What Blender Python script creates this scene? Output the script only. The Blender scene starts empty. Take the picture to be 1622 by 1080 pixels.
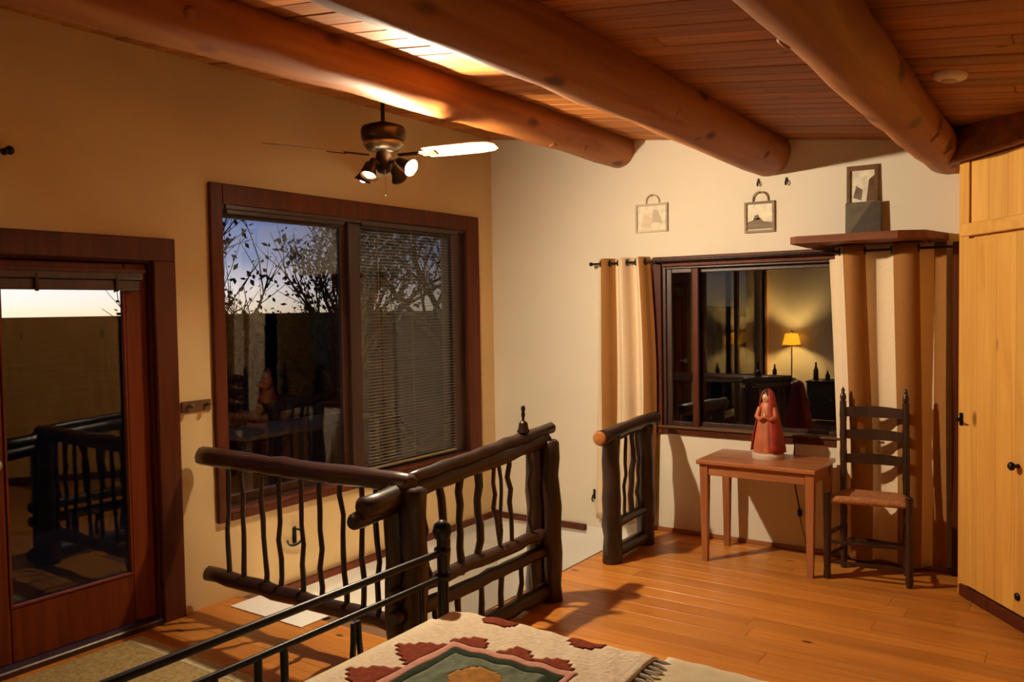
import bpy, bmesh, math, random
from mathutils import Vector, Matrix, Euler, noise
random.seed(7)
R = math.radians
S = bpy.context.scene
COL = S.collection
PI = math.pi

# ------------------------------------------------------------------ camera, world, exposure
cam_d = bpy.data.cameras.new('camera')
cam = bpy.data.objects.new('camera', cam_d); COL.objects.link(cam)
cam_d.sensor_fit = 'HORIZONTAL'; cam_d.sensor_width = 36.0
cam_d.lens = 36.0 * 1320.0 / 1622.0
PITCH, ROLL, YAW = R(2.225), R(-0.926), R(34.56)
cy, sy, cp, sp, cr, sr = math.cos(YAW), math.sin(YAW), math.cos(PITCH), math.sin(PITCH), math.cos(ROLL), math.sin(ROLL)
fwd = Vector((-sy*cp, cy*cp, -sp)); rgt = Vector((cy, sy, 0)); upv = rgt.cross(fwd)
r2 = cr*rgt + sr*upv; u2 = -sr*rgt + cr*upv
cam.matrix_world = Matrix(((r2.x, u2.x, -fwd.x, 0), (r2.y, u2.y, -fwd.y, 0), (r2.z, u2.z, -fwd.z, 1.6), (0, 0, 0, 1)))
cam_d.clip_start = 0.05; cam_d.clip_end = 6000
S.camera = cam
S.view_settings.view_transform = 'Standard'; S.view_settings.look = 'None'
S.view_settings.exposure = 0.0; S.view_settings.gamma = 1.0
S.view_settings.use_curve_mapping = False
S.cycles.max_bounces = 8; S.cycles.sample_clamp_indirect = 6.0
S.cycles.caustics_reflective = False; S.cycles.caustics_refractive = False

FAN_LIGHT = 8600.0       # radiance of the bright spot bulb of the fan
FAN_DIM = 120.0          # radiance of the other fan bulbs
LAMP_LIGHT = 1600.0       # radiance of the table lamp bulb
STAIR_FILL = 1900.0     # radiance of the added fill bulb brightening the stairwell
SKY = 0.62

W = bpy.data.worlds.new('dusk_sky'); S.world = W; W.use_nodes = True
def build_world():
    nt = W.node_tree; nt.nodes.clear()
    N = nt.nodes.new; L = nt.links.new
    tc = N('ShaderNodeTexCoord'); sep = N('ShaderNodeSeparateXYZ'); L(tc.outputs['Generated'], sep.inputs[0])
    ramp = N('ShaderNodeValToRGB'); L(sep.outputs['Z'], ramp.inputs[0])
    e = ramp.color_ramp.elements
    e[0].position = 0.0; e[0].color = (1.0, 0.74, 0.53, 1)
    e[1].position = 1.0; e[1].color = (0.012, 0.022, 0.075, 1)
    for p, c in ((0.012, (1.0, 0.80, 0.70, 1)), (0.028, (0.95, 0.80, 0.82, 1)), (0.06, (0.34, 0.36, 0.56, 1)), (0.12, (0.13, 0.20, 0.46, 1)), (0.3, (0.05, 0.09, 0.26, 1))):
        k = e.new(p); k.color = c
    dot = N('ShaderNodeVectorMath'); dot.operation = 'DOT_PRODUCT'; L(tc.outputs['Generated'], dot.inputs[0])
    az = R(80); dot.inputs[1].default_value = (-math.sin(az), math.cos(az), 0)
    mr = N('ShaderNodeMapRange'); mr.interpolation_type = 'SMOOTHSTEP'; L(dot.outputs['Value'], mr.inputs['Value'])
    mr.inputs['From Min'].default_value = 0.74; mr.inputs['From Max'].default_value = 1.0
    mr.inputs['To Min'].default_value = 0.36; mr.inputs['To Max'].default_value = 2.5
    mul = N('ShaderNodeMath'); mul.operation = 'MULTIPLY'; L(mr.outputs[0], mul.inputs[0]); mul.inputs[1].default_value = SKY
    bg = N('ShaderNodeBackground'); L(ramp.outputs[0], bg.inputs['Color']); L(mul.outputs[0], bg.inputs['Strength'])
    out = N('ShaderNodeOutputWorld'); L(bg.outputs[0], out.inputs[0])
build_world()

# ------------------------------------------------------------------ materials
def new_mat(name):
    m = bpy.data.materials.new(name); m.use_nodes = True
    nt = m.node_tree; nt.nodes.clear()
    b = nt.nodes.new('ShaderNodeBsdfPrincipled'); o = nt.nodes.new('ShaderNodeOutputMaterial')
    nt.links.new(b.outputs[0], o.inputs[0])
    return m, nt, b
def plain(name, col, rough=0.6, metal=0.0, spec=0.5, nscale=0.0, namt=0.15, bump=0.0, bscale=60):
    m, nt, b = new_mat(name)
    b.inputs['Roughness'].default_value = rough; b.inputs['Metallic'].default_value = metal
    b.inputs['Specular IOR Level'].default_value = spec
    N = nt.nodes.new; L = nt.links.new
    tc = N('ShaderNodeTexCoord')
    n = N('ShaderNodeTexNoise'); n.inputs['Scale'].default_value = nscale or 8; n.inputs['Detail'].default_value = 5
    L(tc.outputs['Object'], n.inputs['Vector'])
    r = N('ShaderNodeValToRGB'); L(n.outputs['Fac'], r.inputs[0])
    r.color_ramp.elements[0].position = .3; r.color_ramp.elements[1].position = .7
    r.color_ramp.elements[0].color = tuple(c*(1-namt) for c in col)+(1,)
    r.color_ramp.elements[1].color = tuple(min(1, c*(1+namt)) for c in col)+(1,)
    L(r.outputs[0], b.inputs['Base Color'])
    if bump:
        n2 = N('ShaderNodeTexNoise'); n2.inputs['Scale'].default_value = bscale; n2.inputs['Detail'].default_value = 6
        L(tc.outputs['Object'], n2.inputs['Vector'])
        bp = N('ShaderNodeBump'); bp.inputs['Strength'].default_value = bump; bp.inputs['Distance'].default_value = .02
        L(n2.outputs['Fac'], bp.inputs['Height']); L(bp.outputs[0], b.inputs['Normal'])
    return m
def wood(name, light, dark, axis=0, rough=0.45, grain=1.0, knots=0.0, var=0.25, bump=0.08, knotcol=None, coat=0.0):
    """Grain runs along the object's own axis; every piece takes its own tone and grain offset."""
    m, nt, b = new_mat(name)
    N = nt.nodes.new; L = nt.links.new
    tc = N('ShaderNodeTexCoord'); oi = N('ShaderNodeObjectInfo')
    off = N('ShaderNodeMath'); off.operation = 'MULTIPLY'; L(oi.outputs['Random'], off.inputs[0]); off.inputs[1].default_value = 37.0
    add = N('ShaderNodeVectorMath'); add.operation = 'ADD'; L(tc.outputs['Object'], add.inputs[0]); L(off.outputs[0], add.inputs[1])
    mp = N('ShaderNodeMapping'); L(add.outputs[0], mp.inputs['Vector'])
    sc = [22*grain]*3; sc[axis] = 1.6*grain
    mp.inputs['Scale'].default_value = sc
    n = N('ShaderNodeTexNoise'); n.inputs['Scale'].default_value = 1.0; n.inputs['Detail'].default_value = 6; n.inputs['Distortion'].default_value = 1.2
    L(mp.outputs[0], n.inputs['Vector'])
    r = N('ShaderNodeValToRGB'); L(n.outputs['Fac'], r.inputs[0])
    r.color_ramp.elements[0].position = .32; r.color_ramp.elements[1].position = .68
    r.color_ramp.elements[0].color = (*dark, 1); r.color_ramp.elements[1].color = (*light, 1)
    hs = N('ShaderNodeHueSaturation')
    vm = N('ShaderNodeMapRange'); L(oi.outputs['Random'], vm.inputs['Value'])
    vm.inputs['To Min'].default_value = 1-var; vm.inputs['To Max'].default_value = 1+var
    L(vm.outputs[0], hs.inputs['Value']); L(r.outputs[0], hs.inputs['Color'])
    colout = hs.outputs[0]
    if knots:
        mp2 = N('ShaderNodeMapping'); L(add.outputs[0], mp2.inputs['Vector'])
        s2 = [5.0]*3; s2[axis] = 2.4; mp2.inputs['Scale'].default_value = s2
        v = N('ShaderNodeTexVoronoi'); v.inputs['Scale'].default_value = 1.0; L(mp2.outputs[0], v.inputs['Vector'])
        kr = N('ShaderNodeValToRGB'); L(v.outputs['Distance'], kr.inputs[0])
        kr.color_ramp.elements[0].position = knots*.5; kr.color_ramp.elements[0].color = (1, 1, 1, 1)
        kr.color_ramp.elements[1].position = knots; kr.color_ramp.elements[1].color = (0, 0, 0, 1)
        mx = N('ShaderNodeMix'); mx.data_type = 'RGBA'; L(kr.outputs[0], mx.inputs['Factor'])
        L(colout, mx.inputs['A']); kc = knotcol or tuple(c*.35 for c in dark); mx.inputs['B'].default_value = (*kc, 1)
        colout = mx.outputs['Result']
    L(colout, b.inputs['Base Color'])
    b.inputs['Roughness'].default_value = rough
    if rough >= .5: b.inputs['Specular IOR Level'].default_value = .22
    b.inputs['Coat Weight'].default_value = coat; b.inputs['Coat Roughness'].default_value = .2
    bp = N('ShaderNodeBump'); bp.inputs['Strength'].default_value = bump; bp.inputs['Distance'].default_value = .01
    L(n.outputs['Fac'], bp.inputs['Height']); L(bp.outputs[0], b.inputs['Normal'])
    return m
def emit(name, col, st):
    m = bpy.data.materials.new(name); m.use_nodes = True; nt = m.node_tree; nt.nodes.clear()
    e = nt.nodes.new('ShaderNodeEmission'); o = nt.nodes.new('ShaderNodeOutputMaterial'); nt.links.new(e.outputs[0], o.inputs[0])
    e.inputs[0].default_value = (*col, 1); e.inputs[1].default_value = st
    return m
def glass_mat(name, refl=0.1, tint=(.92, .95, .93)):
    """Window pane: clear, with the mirror image of the lit room growing towards grazing angles."""
    m = bpy.data.materials.new(name); m.use_nodes = True; nt = m.node_tree; nt.nodes.clear()
    N = nt.nodes.new; L = nt.links.new
    t = N('ShaderNodeBsdfTransparent'); t.inputs[0].default_value = (*tint, 1)
    g = N('ShaderNodeBsdfGlossy'); g.inputs['Roughness'].default_value = 0.0
    fr = N('ShaderNodeFresnel'); ge = N('ShaderNodeNewGeometry'); io = N('ShaderNodeMapRange'); L(ge.outputs['Backfacing'], io.inputs['Value'])
    io.inputs['To Min'].default_value = 1.5; io.inputs['To Max'].default_value = 1/1.5     # same mirror strength from either face
    L(io.outputs[0], fr.inputs['IOR'])
    mr = N('ShaderNodeMapRange'); L(fr.outputs[0], mr.inputs['Value'])
    mr.inputs['From Min'].default_value = 0.04; mr.inputs['From Max'].default_value = 1.0
    mr.inputs['To Min'].default_value = refl; mr.inputs['To Max'].default_value = 1.0
    mx = N('ShaderNodeMixShader'); L(mr.outputs[0], mx.inputs[0]); L(t.outputs[0], mx.inputs[1]); L(g.outputs[0], mx.inputs[2])
    o = N('ShaderNodeOutputMaterial'); L(mx.outputs[0], o.inputs[0])
    return m
M = {}
M['ochre'] = plain('ochre_plaster', (.68, .49, .245), .9, spec=.15, nscale=1.3, namt=.06, bump=.22, bscale=9)
M['cream'] = plain('cream_plaster', (.76, .68, .54), .9, spec=.15, nscale=1.2, namt=.04, bump=.18, bscale=9)
M['white'] = plain('white_plaster', (.86, .83, .76), .85, spec=.2, nscale=1.5, namt=.03, bump=.1, bscale=14)
M['floor'] = wood('pine_floor', (.58, .225, .036), (.43, .145, .020), 0, .36, .8, .085, .13, .03, (.07, .02, .008), coat=.08)
M['slab'] = plain('subfloor', (.18, .09, .04), .8)
M['ceil'] = wood('ceiling_board', (.42, .150, .032), (.27, .085, .016), 0, .55, .9, .07, .24, .1, (.10, .03, .01))
M['log'] = wood('peeled_log', (.38, .145, .036), (.24, .075, .016), 1, .55, .45, .21, .06, .25, (.10, .03, .01))
M['log_end'] = wood('log_end_grain', (.62, .40, .20), (.50, .28, .12), 1, .7, .6)
M['rail'] = wood('dark_rustic_log', (.036, .013, .008), (.014, .005, .003), 2, .42, .6, .1, .25, .35, (.015, .006, .004), coat=.2)
M['rail_y'] = wood('dark_rustic_log_lengthwise', (.042, .015, .009), (.017, .006, .004), 1, .40, .6, .1, .25, .35, (.015, .006, .004), coat=.2)
M['rail_x'] = wood('dark_rustic_log_across', (.042, .015, .009), (.017, .006, .004), 0, .40, .6, .1, .25, .35, (.015, .006, .004), coat=.2)
M['casing'] = wood('dark_red_casing', (.115, .024, .006), (.062, .012, .003), 2, .5, .7, 0, .12, .06)
M['sash'] = wood('dark_sash', (.06, .022, .012), (.03, .011, .006), 2, .4, .7, 0, .12, .05)
M['doorwood'] = wood('red_door_wood', (.19, .036, .007), (.11, .018, .003), 2, .5, .7, 0, .1, .06)
M['pine'] = wood('clear_pine', (.78, .42, .092), (.64, .30, .05), 2, .42, .55, .13, .07, .06, (.26, .10, .02))
M['pine_x'] = wood('clear_pine_across', (.76, .40, .088), (.64, .30, .05), 0, .42, .55, .09, .05, .06, (.36, .15, .03))
M['header'] = wood('header_wood', (.30, .10, .03), (.16, .045, .012), 0, .5, .6, .1, .1, .15)
M['table'] = wood('red_brown_table', (.40, .15, .055), (.27, .085, .028), 0, .3, .8, 0, .08, .04, coat=.2)
M['table_z'] = wood('red_brown_table_leg', (.40, .15, .055), (.27, .085, .028), 2, .3, .8, 0, .08, .04, coat=.2)
M['chair'] = wood('dark_chair_wood', (.038, .014, .008), (.018, .007, .004), 2, .3, .8, 0, .15, .05, coat=.3)
M['rush'] = plain('woven_rush', (.36, .14, .045), .75, nscale=70, namt=.3, bump=.3, bscale=90)
M['iron'] = plain('black_iron', (.012, .011, .010), .35, .6, nscale=30, namt=.2)
M['bronze'] = plain('dark_bronze', (.05, .028, .014), .35, .8, nscale=20, namt=.2)
M['nickel'] = plain('aged_nickel', (.50, .42, .32), .3, .9, nscale=20, namt=.1)
M['blade'] = wood('fan_blade_wood', (.62, .50, .36), (.52, .40, .27), 0, .4, .8)
M['curtain'] = plain('cream_curtain_cloth', (.74, .58, .39), .85, spec=.1, nscale=90, namt=.05, bump=.05, bscale=300)
M['caramel'] = plain('caramel_curtain_band', (.31, .14, .04), .85, spec=.1, nscale=90, namt=.06, bump=.05, bscale=300)
M['shelf'] = wood('red_shelf_board', (.22, .075, .032), (.12, .035, .015), 0, .5, .6, .1, .1, .12)
M['blind'] = plain('tan_blind_slat', (.25, .19, .11), .5, nscale=20, namt=.05)
M['paper'] = plain('white_paper', (.85, .83, .79), .7, nscale=10, namt=.02)
M['rug'] = plain('olive_woven_rug', (.36, .26, .11), .95, spec=.05, nscale=55, namt=.28, bump=.3, bscale=120)
M['rugpale'] = plain('pale_rug_stripe', (.55, .47, .29), .95, spec=.05, nscale=55, namt=.2, bump=.3, bscale=120)
M['quilt'] = plain('cream_chenille', (.82, .67, .48), .95, spec=.05, nscale=60, namt=.10, bump=.35, bscale=80)
M['red'] = plain('brick_red_cloth', (.25, .055, .026), .95, spec=.05, nscale=60, namt=.2, bump=.3, bscale=90)
M['pink'] = plain('rose_piping_cloth', (.62, .31, .24), .95, spec=.05, nscale=60, namt=.1, bump=.2, bscale=90)
M['green'] = plain('dark_green_cloth', (.035, .05, .028), .95, spec=.05, nscale=60, namt=.2, bump=.2, bscale=90)
M['teal'] = plain('grey_teal_cloth', (.17, .20, .14), .95, spec=.05, nscale=25, namt=.35, bump=.2, bscale=90)
M['orange'] = plain('ochre_cloth', (.42, .20, .05), .95, spec=.05, nscale=40, namt=.25, bump=.2, bscale=90)
M['sheet'] = plain('pale_linen', (.76, .64, .42), .9, spec=.1, nscale=20, namt=.05, bump=.15, bscale=30)
M['robe'] = plain('red_painted_wood', (.30, .025, .018), .5, nscale=14, namt=.35)
M['robe2'] = plain('orange_painted_wood', (.42, .105, .035), .5, nscale=14, namt=.3)
M['skin'] = plain('painted_face', (.62, .36, .20), .5)
M['hair'] = plain('painted_dark_hair', (.03, .015, .01), .5)
M['plinth'] = plain('pale_plinth', (.50, .38, .28), .6)
M['frame'] = wood('grey_picture_frame', (.34, .26, .18), (.22, .16, .10), 0, .6, 1)
M['frame2'] = wood('pale_picture_frame', (.62, .52, .38), (.52, .42, .29), 0, .6, 1)
M['frame3'] = wood('brown_picture_frame', (.20, .10, .045), (.12, .055, .022), 0, .5, 1)
M['print'] = plain('pale_print', (.74, .66, .50), .6, nscale=22, namt=.18)
M['ink'] = plain('sepia_ink', (.16, .11, .07), .7, nscale=30, namt=.3)
M['slate'] = plain('dark_slate', (.10, .070, .034), .5, nscale=16, namt=.3)
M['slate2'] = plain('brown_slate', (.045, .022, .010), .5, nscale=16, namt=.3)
M['ivory'] = plain('ivory_plastic', (.75, .66, .52), .5)
M['soil'] = plain('night_soil', (.030, .024, .018), .95, spec=0, nscale=.3, namt=.4)
M['adobe'] = plain('adobe_outside', (.20, .14, .09), .95, spec=.05, nscale=2, namt=.15, bump=.3)
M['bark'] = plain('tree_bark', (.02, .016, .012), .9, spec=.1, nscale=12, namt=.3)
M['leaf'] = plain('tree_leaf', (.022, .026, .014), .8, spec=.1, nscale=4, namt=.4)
M['deck'] = wood('deck_board', (.045, .03, .02), (.03, .018, .012), 1, .9)
for n_ in M['deck'].node_tree.nodes:
    if n_.type == 'BSDF_PRINCIPLED': n_.inputs['Specular IOR Level'].default_value = .05
M['palewood'] = plain('pale_outdoor_paint', (.24, .19, .13), .9, spec=.02)
M['black'] = wood('black_cabinet', (.020, .014, .010), (.012, .008, .006), 0, .4)
M['bottle'] = plain('dark_bottle', (.02, .015, .01), .15)
M['glass'] = glass_mat('window_glass', .06)
M['glass2'] = glass_mat('double_glazing', .21)
M['shade'] = None
def shade_mat():
    m, nt, b = new_mat('yellow_lamp_shade')
    b.inputs['Base Color'].default_value = (.70, .46, .08, 1); b.inputs['Roughness'].default_value = .8
    tr = nt.nodes.new('ShaderNodeBsdfTranslucent'); tr.inputs[0].default_value = (.62, .40, .05, 1)
    mx = nt.nodes.new('ShaderNodeMixShader'); mx.inputs[0].default_value = .45
    o = [n for n in nt.nodes if n.type == 'OUTPUT_MATERIAL'][0]
    nt.links.new(b.outputs[0], mx.inputs[1]); nt.links.new(tr.outputs[0], mx.inputs[2]); nt.links.new(mx.outputs[0], o.inputs[0])
    return m
M['shade'] = shade_mat()
M['bulb'] = emit('lit_fan_bulb', (1.0, .82, .57), FAN_LIGHT)
M['dimbulb'] = emit('dim_fan_bulb', (1.0, .78, .50), FAN_DIM)
M['stairfill'] = emit('stair_fill_bulb', (1.0, .84, .62), STAIR_FILL)
M['lampbulb'] = emit('lit_lamp_bulb', (1.0, .62, .19), LAMP_LIGHT)

# ------------------------------------------------------------------ mesh builder
class MB:
    def __init__(s): s.v = []; s.f = []; s.sm = []
    def add(s, v, f, smooth=False):
        o = len(s.v); s.v += [Vector(p) for p in v]; s.f += [[i+o for i in q] for q in f]; s.sm += [smooth]*len(f); return s
    def box(s, a, b, ch=0.0):
        x0, y0, z0 = (min(p, q) for p, q in zip(a, b)); x1, y1, z1 = (max(p, q) for p, q in zip(a, b))
        if not ch:
            s.add([(x0, y0, z0), (x1, y0, z0), (x1, y1, z0), (x0, y1, z0), (x0, y0, z1), (x1, y0, z1), (x1, y1, z1), (x0, y1, z1)],
                  [(0, 3, 2, 1), (4, 5, 6, 7), (0, 1, 5, 4), (1, 2, 6, 5), (2, 3, 7, 6), (3, 0, 4, 7)])
        else:
            bm = bmesh.new(); bmesh.ops.create_cube(bm, size=1)
            for v in bm.verts: v.co = Vector(((x0+x1)/2+v.co.x*(x1-x0), (y0+y1)/2+v.co.y*(y1-y0), (z0+z1)/2+v.co.z*(z1-z0)))
            ch = min(ch, (x1-x0)*.45, (y1-y0)*.45, (z1-z0)*.45)
            bmesh.ops.bevel(bm, geom=bm.edges[:], offset=ch, segments=1, affect='EDGES', profile=.5)
            bm.verts.index_update()
            s.add([v.co.copy() for v in bm.verts], [[v.index for v in f.verts] for f in bm.faces]); bm.free()
        return s
    def prism(s, poly, d):
        """poly: 3D points of one planar face (counter-clockwise seen from outside), d: extrusion vector."""
        d = Vector(d); n = len(poly); p = [Vector(q) for q in poly]
        nrm = Vector((0, 0, 0))
        for i in range(n): nrm += p[i].cross(p[(i+1) % n])
        if nrm.dot(d) > 0: p.reverse()
        s.add(p+[q+d for q in p], [list(range(n)), list(range(2*n-1, n-1, -1))]+[[(i+1) % n, i, n+i, n+(i+1) % n] for i in range(n)])
        return s
    def tube(s, pts, rad, seg=8, caps=True, wob=0.0, smooth=True, seed=0, flat=1.0):
        pts = [Vector(p) for p in pts]; n = len(pts)
        if not hasattr(rad, '__len__'): rad = [rad]*n
        vs, fs = [], []
        prev = None
        for i, p in enumerate(pts):
            t = (pts[min(i+1, n-1)]-pts[max(i-1, 0)]).normalized()
            if prev is None:
                a = Vector((0, 0, 1)) if abs(t.z) < .9 else Vector((1, 0, 0))
                u = t.cross(a).normalized()
            else:
                u = (prev-t*prev.dot(t)).normalized()
            prev = u; w = t.cross(u)
            for k in range(seg):
                a = 2*PI*k/seg; q = rad[i]
                dirv = u*math.cos(a)+w*math.sin(a)*flat
                if wob: q *= 1+wob*noise.noise(p*6+dirv*1.3+Vector((seed*3.1, seed*1.7, 0)))
                vs.append(p+dirv*q)
        for i in range(n-1):
            for k in range(seg):
                k2 = (k+1) % seg; fs.append((i*seg+k, i*seg+k2, (i+1)*seg+k2, (i+1)*seg+k))
        s.add(vs, fs, smooth)
        if caps:
            s.add([vs[k] for k in range(seg)], [list(range(seg-1, -1, -1))]); s.add([vs[(n-1)*seg+k] for k in range(seg)], [list(range(seg))])
        return s
    def lathe(s, prof, c=(0, 0, 0), seg=16, ax=None, smooth=True, sx=1.0, sy=1.0, fold=0, famp=0.0):
        """prof: (radius, height) pairs from bottom to top about +Z (or the axis ax) through c."""
        c = Vector(c); q = Vector((0, 0, 1)).rotation_difference(Vector(ax).normalized()) if ax is not None else None
        vs, fs = [], []; n = len(prof)
        for i, (r, h) in enumerate(prof):
            for k in range(seg):
                a = 2*PI*k/seg; rr = r*(1+famp*math.cos(fold*a)) if fold else r
                p = Vector((rr*math.cos(a)*sx, rr*math.sin(a)*sy, h))
                if q: p.rotate(q)
                vs.append(c+p)
        for i in range(n-1):
            for k in range(seg):
                k2 = (k+1) % seg; fs.append((i*seg+k, i*seg+k2, (i+1)*seg+k2, (i+1)*seg+k))
        s.add(vs, fs, smooth)
        s.add([vs[k] for k in range(seg)], [list(range(seg-1, -1, -1))]); s.add([vs[(n-1)*seg+k] for k in range(seg)], [list(range(seg))])
        return s
    def ball(s, c, r, seg=12, rings=8, sc=(1, 1, 1)):
        prof = [(max(1e-4, math.sin(PI*i/rings)), -math.cos(PI*i/rings)) for i in range(rings+1)]
        vs, fs = [], []
        for i, (q, h) in enumerate(prof):
            for k in range(seg):
                a = 2*PI*k/seg; vs.append(Vector(c)+Vector((q*math.cos(a)*r*sc[0], q*math.sin(a)*r*sc[1], h*r*sc[2])))
        for i in range(rings):
            for k in range(seg):
                k2 = (k+1) % seg; fs.append((i*seg+k, i*seg+k2, (i+1)*seg+k2, (i+1)*seg+k))
        return s.add(vs, fs, True)
    def xf(s, m, start=0):
        for i in range(start, len(s.v)): s.v[i] = m @ s.v[i]
        return s
def wloc(o):
    p = Vector((0, 0, 0))
    while o: p += o.location; o = o.parent
    return p
def obj(name, mb, mat, parent=None, loc=None):
    """Links mb as ONE mesh object. Vertices are world coordinates unless loc gives the object's own place."""
    me = bpy.data.meshes.new(name)
    base = wloc(parent) if parent else Vector((0, 0, 0))
    if loc is None:
        if parent: org = Vector((0, 0, 0)); sub = base
        else:
            lo = [min(v[i] for v in mb.v) for i in range(3)]; hi = [max(v[i] for v in mb.v) for i in range(3)]
            org = Vector(((lo[0]+hi[0])/2, (lo[1]+hi[1])/2, lo[2])); sub = org
        vs = [v-sub for v in mb.v]
    else:
        org = Vector(loc)-base; vs = mb.v
    me.from_pydata([tuple(v) for v in vs], [], mb.f); me.validate()
    sm = list(mb.sm)
    if len(sm) == len(me.polygons): me.polygons.foreach_set('use_smooth', sm)
    if not isinstance(mat, (list, tuple)): mat = [mat]
    for m in mat: me.materials.append(m)
    o = bpy.data.objects.new(name, me); COL.objects.link(o)
    if parent: o.parent = parent
    o.location = org
    return o
def thing(name, label, cat, loc, group=None):
    o = bpy.data.objects.new(name, None); COL.objects.link(o); o.empty_display_size = .1
    o.location = loc; o['label'] = label; o['category'] = cat
    if group: o['group'] = group
    return o
def tag(o, label, cat, group=None):
    o['label'] = label; o['category'] = cat
    if group: o['group'] = group
    return o
def struct(name, mb, mat, parent=None):
    o = obj(name, mb, mat, parent)
    if not parent: o['kind'] = 'structure'
    return o
def sroot(name, loc):
    o = bpy.data.objects.new(name, None); COL.objects.link(o); o.location = loc; o['kind'] = 'structure'; o.empty_display_size = .1
    return o
def in_view(p, margin=60):
    v = Vector(p)-Vector((0, 0, 1.6)); d = v.dot(fwd)
    if d < .1: return False
    x = 811+1320*v.dot(r2)/d; y = 540-1320*v.dot(u2)/d
    return -margin < x < 1622+margin and -margin < y < 1080+margin
def stick(a, b, r0, r1, n=6, bend=.01, seed=0):
    rnd = random.Random(seed); a = Vector(a); b = Vector(b)
    off = [Vector((rnd.uniform(-bend, bend), rnd.uniform(-bend, bend), rnd.uniform(-bend, bend)*.3)) for _ in range(n+1)]
    off[0] = off[-1] = Vector((0, 0, 0))
    pts = [a.lerp(b, i/n)+off[i] for i in range(n+1)]
    rad = [(r0+(r1-r0)*i/n)*(1+rnd.uniform(-.07, .07)) for i in range(n+1)]
    return pts, rad
def log_mb(a, b, r0, r1, n=14, bend=.008, seed=0, seg=12, wob=.12, round_ends=True):
    pts, rad = stick(a, b, r0, r1, n, bend, seed)
    if round_ends:
        d0 = (pts[0]-pts[1]).normalized(); d1 = (pts[-1]-pts[-2]).normalized()
        pts = [pts[0]+d0*r0*.28]+pts+[pts[-1]+d1*r1*.28]; rad = [r0*.72]+rad+[r1*.72]
    return MB().tube(pts, rad, seg, True, wob, True, seed)

# ------------------------------------------------------------------ room shell
XL, YB, XR, YS = -3.94, 5.46, 2.3, -1.51
SL = -0.127
def zc(x): return 2.763+SL*(x+2.465)
SX, SY = -2.60, 3.05                      # edges of the stairwell opening

# floor: slab with a rectangular stair opening, planks laid one by one on it
fl = MB()
fl.box((XL, YS, -.25), (XR, SY, -.014)); fl.box((SX, SY, -.25), (XR, YB, -.014))
floor = struct('floor', fl, M['slab'])
PW = .135
row = 0; y = YS
rnd = random.Random(3)
while y < YB-.02:
    y1 = min(y+PW, YB)
    x0 = XL if y1 <= SY+.02 else SX
    x = x0-rnd.uniform(0, 1.6)
    while x < XR:
        ln = rnd.uniform(1.7, 2.8); a, b = max(x, x0), min(x+ln, XR); x += ln
        if b-a < .05: continue
        if any(in_view((a+(b-a)*t, yy, 0)) for t in (0, .25, .5, .75, 1) for yy in (y, y1)):
            hw, hl = (y1-y)/2-.0008, (b-a)/2-.0007
            obj('plank', MB().box((-hl, -hw, -.014), (hl, hw, 0), .0006), M['floor'], floor, ((a+b)/2, (y+y1)/2, rnd.uniform(-.0003, .0001)))
    y = y1; row += 1
# the rest of the floor outside the view
# ceiling: roof deck + boards laid across the beams on the slope
ang = math.atan(-SL)
cm = MB(); cm.prism([(XL-.3, YS-.3, zc(XL-.3)+.03), (XR+.3, YS-.3, zc(XR+.3)+.03), (XR+.3, YB+.3, zc(XR+.3)+.03), (XL-.3, YB+.3, zc(XL-.3)+.03)], (0, 0, .15))
ceiling = struct('ceiling', cm, M['slab'])
y = YS
rnd = random.Random(11)
while y < YB-.02:
    y1 = min(y+.132, YB)
    cut = [XL, rnd.uniform(-2.4, -1.2), rnd.uniform(-.3, .9), XR]
    for a, b in zip(cut[:-1], cut[1:]):
        if any(in_view((a+(b-a)*t, yy, zc(a+(b-a)*t)), 30) for t in (0, .25, .5, .75, 1) for yy in (y, y1)):
            hl = (b-a)/2/math.cos(ang)-.001; hw = (y1-y)/2-.0028
            xm = (a+b)/2
            o = obj('board', MB().box((-hl, -hw, 0), (hl, hw, .022), .004), M['ceil'], ceiling, (xm, (y+y1)/2, zc(xm)+rnd.uniform(0, .003)))
            o.rotation_euler = (0, ang, 0)
    y = y1
# walls
T = .26
def wall_boxes(mb, openings, a0, a1, z0, z1, fn):
    """Fills a wall from a0..a1, z0..z1 around rectangular openings (a, b, za, zb)."""
    cur = a0
    for (a, b, za, zb) in sorted(openings):
        if a > cur: fn(mb, cur, a, z0, z1)
        if za > z0: fn(mb, a, b, z0, za)
        if zb < z1: fn(mb, a, b, zb, z1)
        cur = b
    if cur < a1: fn(mb, cur, a1, z0, z1)
wl = MB()
wall_boxes(wl, [(-1.25, 1.05, .1, 2.2), (1.62, 2.48, 0, 1.88), (2.88, 5.16, .47, 2.22)], YS-.3, YB+.3, -.05, 3.05,
           lambda mb, a, b, z0, z1: mb.box((XL-T, a, z0), (XL, b, z1)))
wall_left = struct('wall_left', wl, M['ochre'])
wb = MB()
def bw(mb, a, b, z0, z1):
    za, zb_ = (z1, z1) if z1 < 2.4 else (zc(a)+.02, zc(b)+.02)
    mb.prism([(a, YB, z0), (b, YB, z0), (b, YB, zb_), (a, YB, za)], (0, T, 0))
wall_boxes(wb, [(-2.47, -1.0, .74, 1.89)], XL, XR, -.05, 3.0, bw)
wall_back = struct('wall_back', wb, M['cream'])
struct('wall_south', MB().prism([(XL, YS, -.3), (XR, YS, -.3), (XR, YS, zc(XR)+.02), (XL, YS, zc(XL)+.02)], (0, -T, 0)), M['cream'])
struct('wall_east', MB().prism([(XR, YS-.3, -.3), (XR, YB+.3, -.3), (XR, YB+.3, zc(XR)+.02), (XR, YS-.3, zc(XR)+.02)], (T, 0, 0)), M['cream'])
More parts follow.
